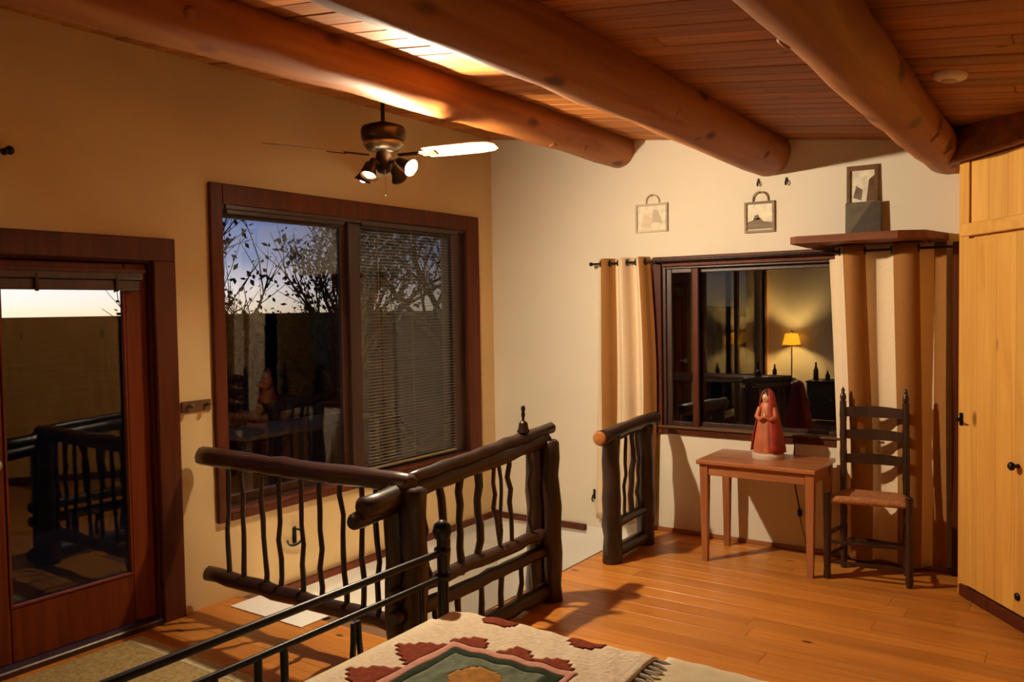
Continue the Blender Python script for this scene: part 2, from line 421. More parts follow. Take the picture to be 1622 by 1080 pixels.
# stairwell below the floor
ZB = -2.75
sw = MB(); sw.box((XL-T, SY-.2, ZB), (XL, YB+.3, -.05))
struct('wall_stairwell_left', sw, M['white'])
struct('wall_stairwell_back', MB().box((XL, YB, ZB), (SX+.2, YB+T, -.05)), M['white'])
struct('wall_stairwell_near', MB().box((XL, SY-.2, ZB), (SX+.2, SY, -.25)), M['white'])
struct('wall_stairwell_right', MB().box((SX, SY, ZB), (SX+.2, YB, -.25)), M['white'])
struct('floor_stairwell', MB().box((XL-T, SY-.2, ZB-.1), (SX+.2, YB+T, ZB)), M['white'])
# trims round the opening
struct('trim_1', MB().box((XL, SY+.02, -.075), (XL+.03, YB, -.03), .004), M['casing'])
struct('trim_2', MB().box((XL+.03, YB-.03, -.085), (-3.10, YB, -.04), .004), M['casing'])
struct('trim_3', MB().box((SX-.022, SY, -.14), (SX, YB, -.004), .004), M['casing'])
struct('trim_4', MB().box((XL, SY, -.14), (SX-.022, SY+.022, -.004), .004), M['casing'])
# the winding steps at the stair entry
st = thing('staircase', 'white painted steps going down behind the log railing', 'stairs', (-2.9, 4.6, ZB))
for i in range(5):
    x1 = SX-.03-.25*i; zt = -.20-.20*i
    obj('tread', MB().box((max(x1-.275, XL+.004), 3.95, zt-.03), (x1, YB-.002, zt), .006), M['white'], st)
    obj('riser', MB().box((x1-.02, 3.95, zt), (x1, YB-.002, min(zt+.17, -.145))), M['white'], st)
obj('stringer', MB().prism([(SX-.03, 3.95, -.2), (SX-.03, 3.95, -.5), (SX-1.32, 3.95, -1.5), (SX-1.32, 3.95, -1.0)], (0, -.03, 0)), M['white'], st)
obj('support_wall', MB().prism([(SX-.03, 3.96, -.24), (SX-1.32, 3.96, -1.24), (SX-1.32, 3.96, ZB), (SX-.03, 3.96, ZB)], (0, .08, 0)), M['white'], st)

# added fill lamp, hidden low in the stairwell to brighten its walls
WX, WY, WZ = -3.25, SY, -1.35
wlm = thing('stair_fill_lamp', 'added unseen fill lamp brightening the stairwell below the floor edge', 'lamp', (WX, WY, WZ))
obj('backplate', MB().lathe([(.05, 0), (.05, .012), (.02, .02)], (WX, WY, WZ), 16, (0, 1, 0)), M['bronze'], wlm)
obj('arm', MB().tube([(WX, WY+.015, WZ), (WX, WY+.10, WZ+.01), (WX, WY+.15, WZ+.06)], .009, 8), M['bronze'], wlm)
obj('cap', MB().lathe([(.10, .0), (.095, .02), (.05, .06), (.01, .075)], (WX, WY+.15, WZ+.055), 20), M['bronze'], wlm)
obj('bulb', MB().ball((WX, WY+.15, WZ), .045, 14, 10), M['stairfill'], wlm)

# baseboard strip along the back wall
struct('baseboard_back', MB().box((SX, YB-.012, 0), (-.6, YB, .028), .003), M['table'])

# ------------------------------------------------------------------ roof beams (round logs)
def beam(x, rr, zbot, seed, label):
    t = thing('log_beam', label, 'beam', (x, 2.0, zbot), 'log roof beams')
    rn = random.Random(seed)
    pts, rad = [], []
    n = 26
    for i in range(n+1):
        f = i/n; yy = YS+(YB-YS)*f
        pts.append((x+.012*math.sin(f*9+seed), yy, zbot+rr+.008*math.sin(f*7+2*seed)))
        rad.append(rr*(1.06-.06*f)*(1+rn.uniform(-.02, .02)))
    obj('log', MB().tube(pts, rad, 24, True, .10, True, seed), M['log'], t)
    kn = 0
    for i in range(7):   # knot bosses left where branches were cut
        f = .25+.72*(i+rn.uniform(.1, .9))/7; yy = YS+(YB-YS)*f; a = rn.choice((-1, 1))*rn.uniform(.25, 1.25)+PI*1.5
        d = Vector((math.cos(a), 0, math.sin(a))); c = Vector((x, yy, zbot+rr))+d*rr*.985
        m = MB(); m.lathe([(.030, -.02), (.026, .002), (.018, .006), (.004, .007)], c, 8, d); obj('knot', m, M['header'], t)
    return t
beam(-2.785, .125, 2.600, 1, 'log roof beam nearest the left wall, beside the ceiling fan')
beam(-1.700, .145, 2.440, 2, 'middle log roof beam, between the fan and the smoke detector')
beam(-.665, .115, 2.335, 3, 'log roof beam ending above the curtained window and shelf')
dt = thing('smoke_detector', 'small pale round detector on the ceiling boards', 'smoke detector', (-.454, 3.77, zc(-.454)))
dn = (math.sin(-ang), 0, -math.cos(ang)); 
obj('body', MB().lathe([(.062, -.012), (.066, .004), (.062, .018), (.045, .026), (.01, .027)], (-.454, 3.77, zc(-.454)), 20, dn), M['ivory'], dt)
obj('vent_ring', MB().lathe([(.03, .0255), (.03, .031), (.02, .033), (.005, .0335)], (-.454, 3.77, zc(-.454)), 16, dn), M['plinth'], dt)

# ------------------------------------------------------------------ left wall: glazed door
def frame_x(x0, x1, y0, y1, z0, z1, wy, wz_top, wz_bot, name, mat, parent, ch=.004):
    obj(name, MB().box((x0, y0, z0), (x1, y0+wy, z1), ch), mat, parent)
    obj(name, MB().box((x0, y1-wy, z0), (x1, y1, z1), ch), mat, parent)
    obj(name, MB().box((x0, y0+wy, z1-wz_top), (x1, y1-wy, z1), ch), mat, parent)
    if wz_bot: obj(name, MB().box((x0, y0+wy, z0), (x1, y1-wy, z0+wz_bot), ch), mat, parent)
d1 = sroot('door_1', (XL, 2.05, 0))
for a, b, z0, z1 in ((1.50, 1.625, 0, 1.875), (2.475, 2.60, 0, 1.875), (1.50, 2.60, 1.875, 1.99)):
    obj('casing', MB().box((XL, a, z0), (XL+.028, b, z1), .005), M['casing'], d1)
for a, b, z0, z1 in ((1.60, 1.632, 0, 1.90), (2.468, 2.50, 0, 1.90), (1.632, 2.468, 1.862, 1.90)):
    obj('jamb', MB().box((XL-T, a, z0), (XL-.001, b, z1), .003), M['casing'], d1)
obj('threshold', MB().box((XL-T, 1.632, -.01), (XL+.03, 2.468, .03), .006), M['sash'], d1)
DX0, DX1 = XL-.075, XL-.03
for a, b, z0, z1, n in ((1.635, 1.755, .035, 1.86, 'stile'), (2.345, 2.465, .035, 1.86, 'stile'), (1.755, 2.345, .035, .285, 'bottom_rail'), (1.755, 2.345, 1.78, 1.86, 'top_rail')):
    obj(n, MB().box((DX0, a, z0), (DX1, b, z1), .006), M['doorwood'], d1)
obj('pane', MB().box((XL-.056, 1.74, .27), (XL-.050, 2.36, 1.80)), M['glass'], d1)
for a, b, z0, z1 in ((1.755, 1.767, .285, 1.78), (2.333, 2.345, .285, 1.78), (1.767, 2.333, .285, .297), (1.767, 2.333, 1.768, 1.78)):
    obj('glazing_bead', MB().box((XL-.05, a, z0), (XL-.026, b, z1), .002), M['doorwood'], d1)
ck = MB().lathe([(.012, 0), (.012, .04), (.028, .05), (.03, .065), (.02, .08), (.004, .083)], (DX1, 1.69, .95), 14, (1, 0, 0)); obj('door_knob', ck, M['nickel'], d1)
bl = thing('door_blind', 'dark raised blind across the top of the glazed door', 'blind', (XL-.02, 2.05, 1.72))
obj('headrail', MB().box((XL-.028, 1.66, 1.775), (XL+.022, 2.42, 1.815), .005), M['sash'], bl)
obj('stacked_slats', MB().box((XL-.022, 1.67, 1.722), (XL+.012, 2.41, 1.775), .006), M['sash'], bl)
for yy in (1.90, 2.28):
    obj('bracket', MB().box((XL+.012, yy-.008, 1.715), (XL+.024, yy+.008, 1.80), .003), M['bronze'], bl)
obj('valance_strip', MB().box((XL+.022, 1.65, 1.808), (XL+.030, 2.43, 1.826), .002), M['casing'], bl)

# ------------------------------------------------------------------ left wall: big sliding window
w1 = sroot('window_1', (XL, 4.0, .5))
for a, b, z0, z1 in ((2.82, 2.90, .44, 2.315), (5.10, 5.25, .44, 2.315), (2.90, 5.10, 2.205, 2.315), (2.90, 5.10, .44, .495)):
    obj('casing', MB().box((XL, a, z0), (XL+.026, b, z1), .005), M['casing'], w1)
obj('sill', MB().box((XL, 2.89, .487), (XL+.034, 5.11, .505), .005), M['casing'], w1)
for a, b, z0, z1 in ((2.88, 2.915, .47, 2.22), (5.12, 5.16, .47, 2.22), (2.915, 5.12, 2.18, 2.22), (2.915, 5.12, .47, .51)):
    obj('jamb', MB().box((XL-T, a, z0), (XL-.001, b, z1), .003), M['sash'], w1)
for nm, a, b, x in (('left_sash', 2.915, 3.96, XL-.085), ('right_sash', 3.90, 5.12, XL-.045)):
    lw = .035 if nm == 'left_sash' else .10
    rw = .10 if nm == 'left_sash' else .16
    o = bpy.data.objects.new(nm, None); COL.objects.link(o); o.parent = w1; o.location = Vector((x, (a+b)/2, .6))-w1.location
    for p, q, z0, z1 in ((a, a+lw, .51, 2.18), (b-rw, b, .51, 2.18), (a+lw, b-rw, .51, .56), (a+lw, b-rw, 2.14, 2.18)):
        obj('frame', MB().box((x-.018, p, z0), (x+.018, q, z1), .004), M['sash'], o)
    obj('pane', MB().box((x-.003, a+.02, .53), (x+.003, b-.02, 2.16)), M['glass'], o)
# blinds in that window
b1 = thing('mini_blind', 'open tan slatted blind over the right half of the big window', 'blind', (XL-.01, 4.49, .53), 'blinds of the big window')
obj('headrail', MB().box((XL-.022, 3.99, 2.165), (XL+.012, 5.0, 2.20), .004), M['sash'], b1)
slat0 = None
nsl = 74
for i in range(nsl):
    z = 2.15-i*(1.585/(nsl-1))
    if slat0 is None:
        slat0 = obj('slat', MB().prism([(-.0115, -.465, -.0006), (0, -.465, 0), (.0115, -.465, -.0006), (.0115, -.465, -.0002), (0, -.465, .0004), (-.0115, -.465, -.0002)], (0, .93, 0)), M['blind'], b1, (XL-.008, 4.49, z))
        slat0.rotation_euler = (0, R(6.5), 0)
    else:
        o = slat0.copy(); COL.objects.link(o); o.location = Vector((XL-.008, 4.49, z))-b1.location
for yy in (4.15, 4.49, 4.83):
    obj('ladder_cord', MB().tube([(XL-.008, yy, 2.17), (XL-.008, yy, .55)], .0016, 5), M['blind'], b1)
obj('bottom_rail', MB().box((XL-.02, 4.02, .532), (XL+.004, 4.955, .55), .004), M['blind'], b1)
b2 = thing('mini_blind', 'raised blind bunched at the top of the left half of the big window', 'blind', (XL-.02, 3.4, 2.15), 'blinds of the big window')
obj('headrail', MB().box((XL-.022, 2.93, 2.18), (XL+.012, 3.85, 2.205), .004), M['sash'], b2)
obj('stacked_slats', MB().box((XL-.018, 2.94, 2.155), (XL+.004, 3.84, 2.18), .004), M['sash'], b2)

# third window, behind the camera on the left wall
w3 = sroot('window_3', (XL, -.1, .1))
for a, b, z0, z1 in ((-1.35, -1.25, 0, 2.3), (1.05, 1.15, 0, 2.3), (-1.25, 1.05, 2.2, 2.3), (-1.25, 1.05, 0, .1), (-.15, -.05, .1, 2.2)):
    obj('casing', MB().box((XL-.02, a, z0), (XL+.026, b, z1), .005), M['casing'], w3)
obj('pane', MB().box((XL-.06, -1.25, .1), (XL-.054, 1.05, 2.2)), M['glass'], w3)

# peg strip between door and window, curtain-rod end at the far left, hook in the stairwell
pr = thing('peg_rail', 'short brown wooden peg strip between the glazed door and big window', 'peg rail', (XL, 2.71, 1.1))
obj('board', MB().box((XL, 2.62, 1.075), (XL+.012, 2.80, 1.135), .003), M['frame3'], pr)
for yy in (2.655, 2.76):
    obj('peg', MB().lathe([(.008, 0), (.008, .03), (.014, .036), (.012, .046), (.002, .05)], (XL+.012, yy, 1.105), 10, (1, 0, .2)), M['frame3'], pr)
wk = thing('wall_peg', 'small dark knob high on the ochre wall above the glazed door', 'knob', (XL, 1.79, 2.32))
obj('backplate', MB().lathe([(.016, 0), (.016, .006), (.008, .01)], (XL, 1.79, 2.328), 12, (1, 0, 0)), M['iron'], wk)
obj('peg_head', MB().lathe([(.007, .006), (.007, .035), (.018, .042), (.021, .055), (.014, .068), (.002, .071)], (XL, 1.79, 2.328), 12, (1, 0, 0)), M['iron'], wk)
hk = thing('wall_hook', 'curled dark iron hook on the stairwell wall behind the balusters', 'hook', (XL, 3.36, .2))
obj('backplate', MB().box((XL, 3.345, .20), (XL+.006, 3.375, .30), .002), M['iron'], hk)
hp = [(XL+.006, 3.36, .30)]
for i in range(13):
    a = PI*.5-i*PI*1.45/12; hp.append((XL+.03+.012*math.sin(i*.5), 3.36+.055*math.cos(a)-.02, .245+.05*math.sin(a)))
obj('prong', MB().tube(hp, .007, 7), M['iron'], hk)

hq = thing('wall_hook', 'small dark hook low on the cream wall beside the narrow curtain', 'hook', (-3.03, YB, .15))
obj('plate', MB().box((-3.04, YB-.005, .16), (-3.02, YB, .235), .0015), M['iron'], hq)
obj('prong', MB().tube([(-3.03, YB-.005, .20), (-3.03, YB-.03, .19), (-3.03, YB-.04, .165), (-3.03, YB-.03, .148), (-3.03, YB-.018, .152)], .006, 6), M['iron'], hq)

# ------------------------------------------------------------------ back wall: window with reflection
w2 = sroot('window_2', (-1.75, YB, .72))
for a, b, z0, z1 in ((-2.53, -2.465, .70, 1.945), (-1.03, -.96, .70, 1.945), (-2.465, -1.03, 1.875, 1.945)):
    obj('casing', MB().box((a, YB-.022, z0), (b, YB, z1), .004), M['casing'], w2)
obj('casing', MB().box((-2.465, YB-.020, .70), (-1.03, YB, .742), .004), M['casing'], w2)
obj('sill', MB().box((-2.50, YB-.034, .742), (-1.0, YB+.05, .757), .004), M['frame3'], w2)
for a, b, z0, z1 in ((-2.47, -2.44, .757, 1.89), (-1.03, -1.0, .757, 1.89), (-2.44, -1.03, 1.86, 1.89)):
    obj('jamb', MB().box((a, YB+.001, z0), (b, YB+T, z1), .003), M['sash'], w2)
for nm, a, b, yy in (('left_sash', -2.44, -2.205, YB+.03), ('right_sash', -2.26, -1.03, YB+.065)):
    o = bpy.data.objects.new(nm, None); COL.objects.link(o); o.parent = w2; o.location = Vector(((a+b)/2, yy, .76))-w2.location
    wl_ = .045 if nm == 'left_sash' else .05
    for p, q, z0, z1 in ((a, a+.04, .757, 1.86), (b-wl_, b, .757, 1.86), (a+.04, b-wl_, .757, .785), (a+.04, b-wl_, 1.83, 1.86)):
        obj('frame', MB().box((p, yy-.016, z0), (q, yy+.016, z1), .004), M['casing'] if nm == 'left_sash' and p > -2.3 else M['sash'], o)
    obj('pane', MB().box((a+.02, yy-.003, .77), (b-.02, yy+.003, 1.85)), M['glass2'], o)

# ------------------------------------------------------------------ curtains
RODZ, RODY = 1.915, YB-.078
rod = thing('curtain_rod', 'dark iron curtain rod above the dark-framed window', 'curtain rod', (-1.8, RODY, RODZ))
obj('rod', MB().tube([(-2.985, RODY, RODZ), (-.63, RODY, RODZ)], .008, 10), M['iron'], rod)
obj('finial', MB().ball((-2.992, RODY, RODZ), .015, 10, 8), M['iron'], rod)
for xx in (-2.48, -.86):
    obj('bracket', MB().box((xx-.006, RODY-.012, RODZ-.02), (xx+.006, YB-.001, RODZ-.008), .002).ball((xx, RODY-.004, RODZ-.006), .014, 8, 6), M['iron'], rod)
def curtain(x0, x1, nw, phase, amp, label, seed, skew, bands):
    """Grommet curtain: deep folds, cream cloth with woven caramel bands (bands: fractions of the width)."""
    t = thing('curtain', label, 'curtain', ((x0+x1)/2, RODY, 0.03), 'curtains at the dark window')
    nu, nv = 76, 34
    zt, zbm = RODZ+.035, .03
    vs, fs, col = [], [], []
    for j in range(nv+1):
        f = j/nv; z = zt+(zbm-zt)*f
        for i in range(nu+1):
            u = i/nu; ph = phase+u*nw*2*PI
            a = amp*(1-.15*f)*(1+.2*math.sin(3.1*u*nw+seed*2))
            xx = x0+(x1-x0)*u+skew(f, u)+.008*math.sin(ph*2+f*2.3)*f
            q = math.sin(ph+.5*math.sin(f*3+seed)*f)
            yy = RODY+a*math.copysign(abs(q)**.7, q)+.008*f*math.sin(ph*.5+f*5+seed)
            vs.append((xx, min(yy, YB-.012), z))
    w = nu+1
    for j in range(nv):
        for i in range(nu):
            fs.append((j*w+i, (j+1)*w+i, (j+1)*w+i+1, j*w+i+1))
            col.append(1 if any(p <= (i+.5)/nu < q for p, q in bands) else 0)
    o = obj('cloth', MB().add(vs, fs, True), [M['curtain'], M['caramel']], t)
    o.data.polygons.foreach_set('material_index', col)
    sd = o.modifiers.new('thick', 'SOLIDIFY'); sd.thickness = .0025
    k = math.ceil(phase/PI)
    while (k*PI-phase)/(2*PI*nw) <= 1:     # grommets where the cloth crosses the rod
        xx = x0+(x1-x0)*(k*PI-phase)/(2*PI*nw); k += 1
        m = MB(); ring = []
        for q in range(13):
            a = 2*PI*q/12; ring.append((xx, RODY+.021*math.cos(a), RODZ+.021*math.sin(a)))
        m.tube(ring, .005, 6, False); obj('grommet', m, M['iron'], t)
    return t
curtain(-2.955, -2.535, 3.0, 1.0, .045, 'narrow bunched cream and caramel curtain behind the short log railing', 1.2, lambda f, u: -.03*f*(1-u)+.07*u*math.sin(min(f, .6)/.6*PI*.5)-.05*f*u, ((.13, .34), (.86, 1.01)))
curtain(-1.33, -.665, 2.25, PI*.45, .056, 'wide striped cream and caramel curtain behind the ladder-back chair', .35, lambda f, u: .055*min(1, f*1.6)*(1-u), ((.16, .345), (.575, .785), (.90, 1.01)))

# ------------------------------------------------------------------ pine closet wall standing at an angle
PA = Vector((-.545, 5.08, 0)); PD = Vector((.598, -.801, 0)); PN = Vector((-.801, -.598, 0))   # along it, out of it into the room
def pbox(mb, s0, s1, d0, d1, z0, z1, ch=.003):
    """box in closet coordinates: s along the front, d proud of the front plane."""
    k = len(mb.v); mb.box((s0, d0, z0), (s1, d1, z1), ch)
    m = Matrix(((PD.x, PN.x, 0, PA.x), (PD.y, PN.y, 0, PA.y), (0, 0, 1, 0), (0, 0, 0, 1)))
    # keep handedness: (PD, PN, z) is left-handed, flip winding
    mb.xf(m, k); return mb
def flip(mb):
    mb.f = [list(reversed(q)) for q in mb.f]; return mb
PLEN = 3.1
wr = struct('wall_right', flip(pbox(MB(), -.02, PLEN, -.10, -.028, 0, 2.50)), M['pine'])
s = -.03; rnd = random.Random(5)
def board(name, s0, s1, d0, d1, z0, z1, mat, parent, ch=.004):
    m = flip(pbox(MB(), s0, s1, d0, d1, z0, z1, ch)); return obj(name, m, mat, parent)
board('corner_post', -.035, .052, -.03, .004, .0, 2.345, M['pine'], wr)
ss = .062
while ss < 1.1:
    board('panel_board', ss, ss+.1518, -.028, -.006, 2.012, 2.34, M['pine'], wr, .0015); ss += .153
board('head_rail', -.01, 1.4, -.028, .016, 1.945, 2.012, M['pine_x'], wr)
hb = struct('trim_5', flip(pbox(MB(), -.10, PLEN, -.09, .055, 2.345, 2.52, .01)), M['header'])
dr = sroot('door_2', tuple(PA))
ss = .0
for wdt in (.148, .162, .155, .15, .16):
    board('board', ss, ss+wdt-.0012, -.022, .012, .075, 1.930, M['pine'], dr, .0015); ss += wdt
lt = MB(); flip(pbox(lt, .004, .028, .012, .022, .93, 1.0)); obj('latch_plate', lt, M['iron'], dr)
q0 = PA+PD*.016+PN*.02+Vector((0, 0, .965))
obj('latch_lever', MB().tube([q0, q0+PN*.03, q0+PN*.045+PD*.03, q0+PN*.04+PD*.06], [.009, .008, .007, .004], 8), M['iron'], dr)
for zz in (.80, .16):
    q1 = PA+PD*.492+PN*.012+Vector((0, 0, zz))
    obj('pull_knob' if zz > .5 else 'bolt', MB().lathe([(.011, 0), (.009, .02), (.02, .03), (.022, .04), (.012, .05), (.002, .052)] if zz > .5 else [(.02, 0), (.018, .008), (.004, .011)], q1, 12, PN), M['iron'], dr)
struct('wall_corner', MB().box((-.560, 5.16, 0), (-.535, YB, 2.50)), M['pine'])
struct('baseboard_right', flip(pbox(MB(), .0, PLEN, -.02, .02, 0, .065, .005)), M['casing'])
struct('trim_6', MB().box((-.632, YB-.06, 0), (-.592, YB, 1.945), .004), M['casing'])

# ------------------------------------------------------------------ shelf and wall pictures
sh = thing('wall_shelf', 'thick red-brown plank shelf above the right curtain', 'shelf', (-1.05, YB, 1.955))
obj('plank', MB().prism([(-1.475, YB-.002, 1.957), (-1.46, 5.07, 1.957), (-1.42, 5.03, 1.957), (-.86, 5.02, 1.957), (-.73, 5.10, 1.957), (-.66, YB-.002, 1.957)], (0, 0, .042)), M['shelf'], sh)
for xx in (-1.36, -.78):
    obj('bracket', MB().prism([(xx, YB-.03, 1.957), (xx, YB-.22, 1.957), (xx, YB-.03, 1.945)], (.025, 0, 0)), M['shelf'], sh)
def picture_rect(name, label, x0, x1, z0, z1, fm, fw, inner, marks, depth=.016, lean=0.0, yb=YB, group=None, hook=True, margins=None):
    t = thing(name, label, 'picture', ((x0+x1)/2, yb, z0), group)
    rot = Matrix.Translation((0, yb, z0)) @ Matrix.Rotation(-lean, 4, 'X') @ Matrix.Translation((0, -yb, -z0))
    def P(nm, a, b, mat, ch=.0015):
        return obj(nm, MB().box(a, b, ch).xf(rot), mat, t)
    mt, mb_ = margins or (fw, fw)
    P('backing', (x0+.002, yb-.005, z0+.002), (x1-.002, yb-.001, z1-.002), inner, 0)
    P('frame', (x0, yb-depth, z0), (x0+fw, yb-.002, z1), fm); P('frame', (x1-fw, yb-depth, z0), (x1, yb-.002, z1), fm)
    P('frame', (x0+fw, yb-depth, z1-mt), (x1-fw, yb-.002, z1), fm); P('frame', (x0+fw, yb-depth, z0), (x1-fw, yb-.002, z0+mb_), fm)
    for pts, mat in marks:
        poly = [(x0+(x1-x0)*u, yb-.0052, z0+(z1-z0)*v) for u, v in pts]
        obj('image_patch', MB().prism(poly, (0, -.0015, 0)).xf(rot), mat, t)
    return t
p1 = picture_rect('framed_picture', 'pale washed-out framed sketch, leftmost picture on the cream wall', -2.662, -2.415, 2.125, 2.325, M['frame2'], .014, M['print'],
    [([(.15, .2), (.45, .15), (.5, .5), (.3, .62)], M['frame2']), ([(.5, .35), (.82, .3), (.7, .75), (.55, .8)], M['frame2'])], group='pictures hung on the back wall')
p2 = picture_rect('framed_picture', 'brown framed landscape hanging above the dark window', -1.868, -1.668, 2.072, 2.275, M['frame'], .016, M['print'],
    [([(.1, .12), (.9, .12), (.9, .32), (.62, .36), (.5, .5), (.3, .42), (.1, .36)], M['frame']), ([(.28, .42), (.5, .42), (.46, .58), (.34, .56)], M['ink'])], group='pictures hung on the back wall')
for (xa, zt, t) in ((-2.53, 2.375, p1), (-1.762, 2.325, p2)):
    zt0 = 2.325 if t is p1 else 2.275
    w_ = .05
    pts = [(xa-w_, YB-.008, zt0)]+[(xa+w_*math.cos(a), YB-.008-.012*math.sin(a), zt0+.012+(zt-zt0)*math.sin(a)) for a in [PI-PI*i/10 for i in range(11)]]+[(xa+w_, YB-.008, zt0)]
    obj('hanger', MB().tube(pts, .0045, 6), M['frame'] if t is p2 else M['frame2'], t)
    tag(obj('wall_nail', MB().lathe([(.004, 0), (.004, .018), (.008, .02), (.006, .024)], (xa, YB, zt+.008), 8, (0, -1, 0)), M['iron']),
        'iron nail holding the leftmost pale picture' if t is p1 else 'iron nail holding the brown framed landscape', 'nail', 'picture nails')
for xx, zz, lb in ((-1.776, 2.405, 'small iron hook high on the wall under the middle roof beam'), (-1.594, 2.395, 'small iron hook right of the one under the middle roof beam')):
    h = thing('wall_hook', lb, 'hook', (xx, YB, zz), 'iron hooks under the middle beam')
    obj('plate', MB().box((xx-.008, YB-.004, zz-.02), (xx+.008, YB, zz+.02), .001), M['iron'], h)
    obj('prong', MB().tube([(xx, YB-.004, zz+.005), (xx, YB-.025, zz-.004), (xx, YB-.034, zz-.018), (xx, YB-.026, zz-.03), (xx, YB-.014, zz-.026)], .004, 6), M['iron'], h)
picture_rect('framed_picture', 'tall brown framed picture standing at the back of the shelf', -1.222, -1.040, 1.999, 2.44, M['frame3'], .022, M['print'],
    [([(.2, .56), (.45, .52), (.5, .66), (.3, .72)], M['ink']), ([(.62, .5), (.88, .5), (.88, .86), (.7, .8)], M['frame3'])], lean=R(1.5), yb=5.447, margins=(.03, .19))
sp = thing('slate_plaque', 'dark slate plaque with a darker diagonal corner leaning on the shelf', 'plaque', (-1.11, 5.41, 1.999))
rotm = Matrix.Translation((0, 5.425, 1.999)) @ Matrix.Rotation(R(-2), 4, 'X') @ Matrix.Translation((0, -5.425, -1.999))
obj('slab', MB().box((-1.224, 5.41, 1.999), (-1.016, 5.425, 2.215), .003).xf(rotm), M['slate'], sp)
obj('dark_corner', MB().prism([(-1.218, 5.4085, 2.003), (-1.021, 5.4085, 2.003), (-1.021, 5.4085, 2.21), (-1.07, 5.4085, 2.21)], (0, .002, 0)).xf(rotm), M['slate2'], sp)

# ------------------------------------------------------------------ side table
tb = thing('side_table', 'small red-brown wooden side table under the dark window', 'table', (-1.63, 5.15, 0))
obj('tabletop', MB().box((-2.0, 4.90, .612), (-1.272, 5.375, .640), .006), M['table'], tb)
for xx, yy in ((-1.955, 4.945), (-1.312, 4.945), (-1.955, 5.33), (-1.312, 5.33)):
    sx = 1 if xx < -1.6 else -1; sy_ = 1 if yy < 5.1 else -1
    m = MB(); a = .026; b = .017
    m.add([(xx-b, yy-b, 0), (xx+b, yy-b, 0), (xx+b, yy+b, 0), (xx-b, yy+b, 0), (xx-a, yy-a, .612), (xx+a, yy-a, .612), (xx+a, yy+a, .612), (xx-a, yy+a, .612)],
          [(0, 3, 2, 1), (4, 5, 6, 7), (0, 1, 5, 4), (1, 2, 6, 5), (2, 3, 7, 6), (3, 0, 4, 7)])
    obj('leg', m, M['table_z'], tb)
obj('apron', MB().box((-1.93, 4.928, .545), (-1.34, 4.946, .612), .002), M['table'], tb)
obj('apron', MB().box((-1.93, 5.329, .545), (-1.34, 5.347, .612), .002), M['table'], tb)
obj('apron', MB().box((-1.972, 4.97, .545), (-1.954, 5.305, .612), .002), M['table'], tb)
obj('apron', MB().box((-1.313, 4.97, .545), (-1.295, 5.305, .612), .002), M['table'], tb)
cd = thing('power_cord', 'thin dark cord with a plug dangling below the side table', 'cord', (-1.5, YB-.02, .2))
obj('cable', MB().tube([(-1.545, YB-.012, .70), (-1.548, YB-.015, .55), (-1.54, YB-.018, .42), (-1.522, YB-.02, .33), (-1.512, YB-.02, .27)], .004, 6), M['iron'], cd)
obj('plug', MB().lathe([(.006, 0), (.014, .012), (.016, .04), (.010, .05)], (-1.511, YB-.02, .225), 8), M['iron'], cd)
obj('cable_tail', MB().tube([(-1.511, YB-.02, .228), (-1.498, YB-.018, .16), (-1.48, YB-.014, .10), (-1.47, YB-.014, .03)], .0025, 6), M['iron'], cd)

# ------------------------------------------------------------------ carved figure on the table
FX, FY = -1.635, 5.19
fg = thing('carved_figurine', 'carved figurine in a long red robe standing on the side table', 'figurine', (FX, FY, .64))
obj('base', MB().lathe([(.098, .64), (.10, .662), (.098, .668), (.088, .674)], (FX, FY, 0), 24), M['plinth'], fg)
obj('robe', MB().lathe([(.086, .674), (.088, .70), (.076, .78), (.062, .86), (.05, .93), (.044, .975), (.030, .992)], (FX, FY, 0), 40, None, True, 1, .8, 9, .055), M['robe2'], fg)
cl = MB(); vs = []; fs = []          # cape open at the front left
prof = [(.108, .682), (.104, .72), (.090, .80), (.074, .88), (.060, .94), (.052, .985), (.046, 1.02), (.034, 1.055), (.012, 1.074)]
na = 30
for r_, h_ in prof:
    for k in range(na+1):
        a = R(-70)+R(265)*k/na
        rr = r_*(1+.05*math.cos(7*a)*(1.09-h_)/.4)
        vs.append((FX+rr*math.cos(a), FY+rr*.82*math.sin(a), h_))
w_ = na+1
for i in range(len(prof)-1):
    for k in range(na): fs.append((i*w_+k, i*w_+k+1, (i+1)*w_+k+1, (i+1)*w_+k))
cp_ = obj('cape', MB().add(vs, fs, True), M['robe'], fg); cp_.modifiers.new('thick', 'SOLIDIFY').thickness = .006
obj('head', MB().ball((FX-.004, FY-.012, 1.018), .030, 14, 10, (.9, .95, 1.2)).ball((FX-.012, FY-.041, 1.014), .006, 8, 6), M['skin'], fg)
obj('hair', MB().ball((FX-.001, FY-.004, 1.028), .034, 14, 10, (.95, .95, 1.15)), M['hair'], fg)
for sgn in (-1, 1):
    obj('arm', MB().tube([(FX+sgn*.045, FY-.015, .955), (FX+sgn*.058, FY-.035, .90), (FX+sgn*.030, FY-.062, .885), (FX+sgn*.006, FY-.068, .905)], [.017, .018, .014, .010], 8), M['robe2'], fg)
obj('hands', MB().ball((FX, FY-.070, .912), .012, 8, 6, (.8, .8, 1.4)), M['skin'], fg)

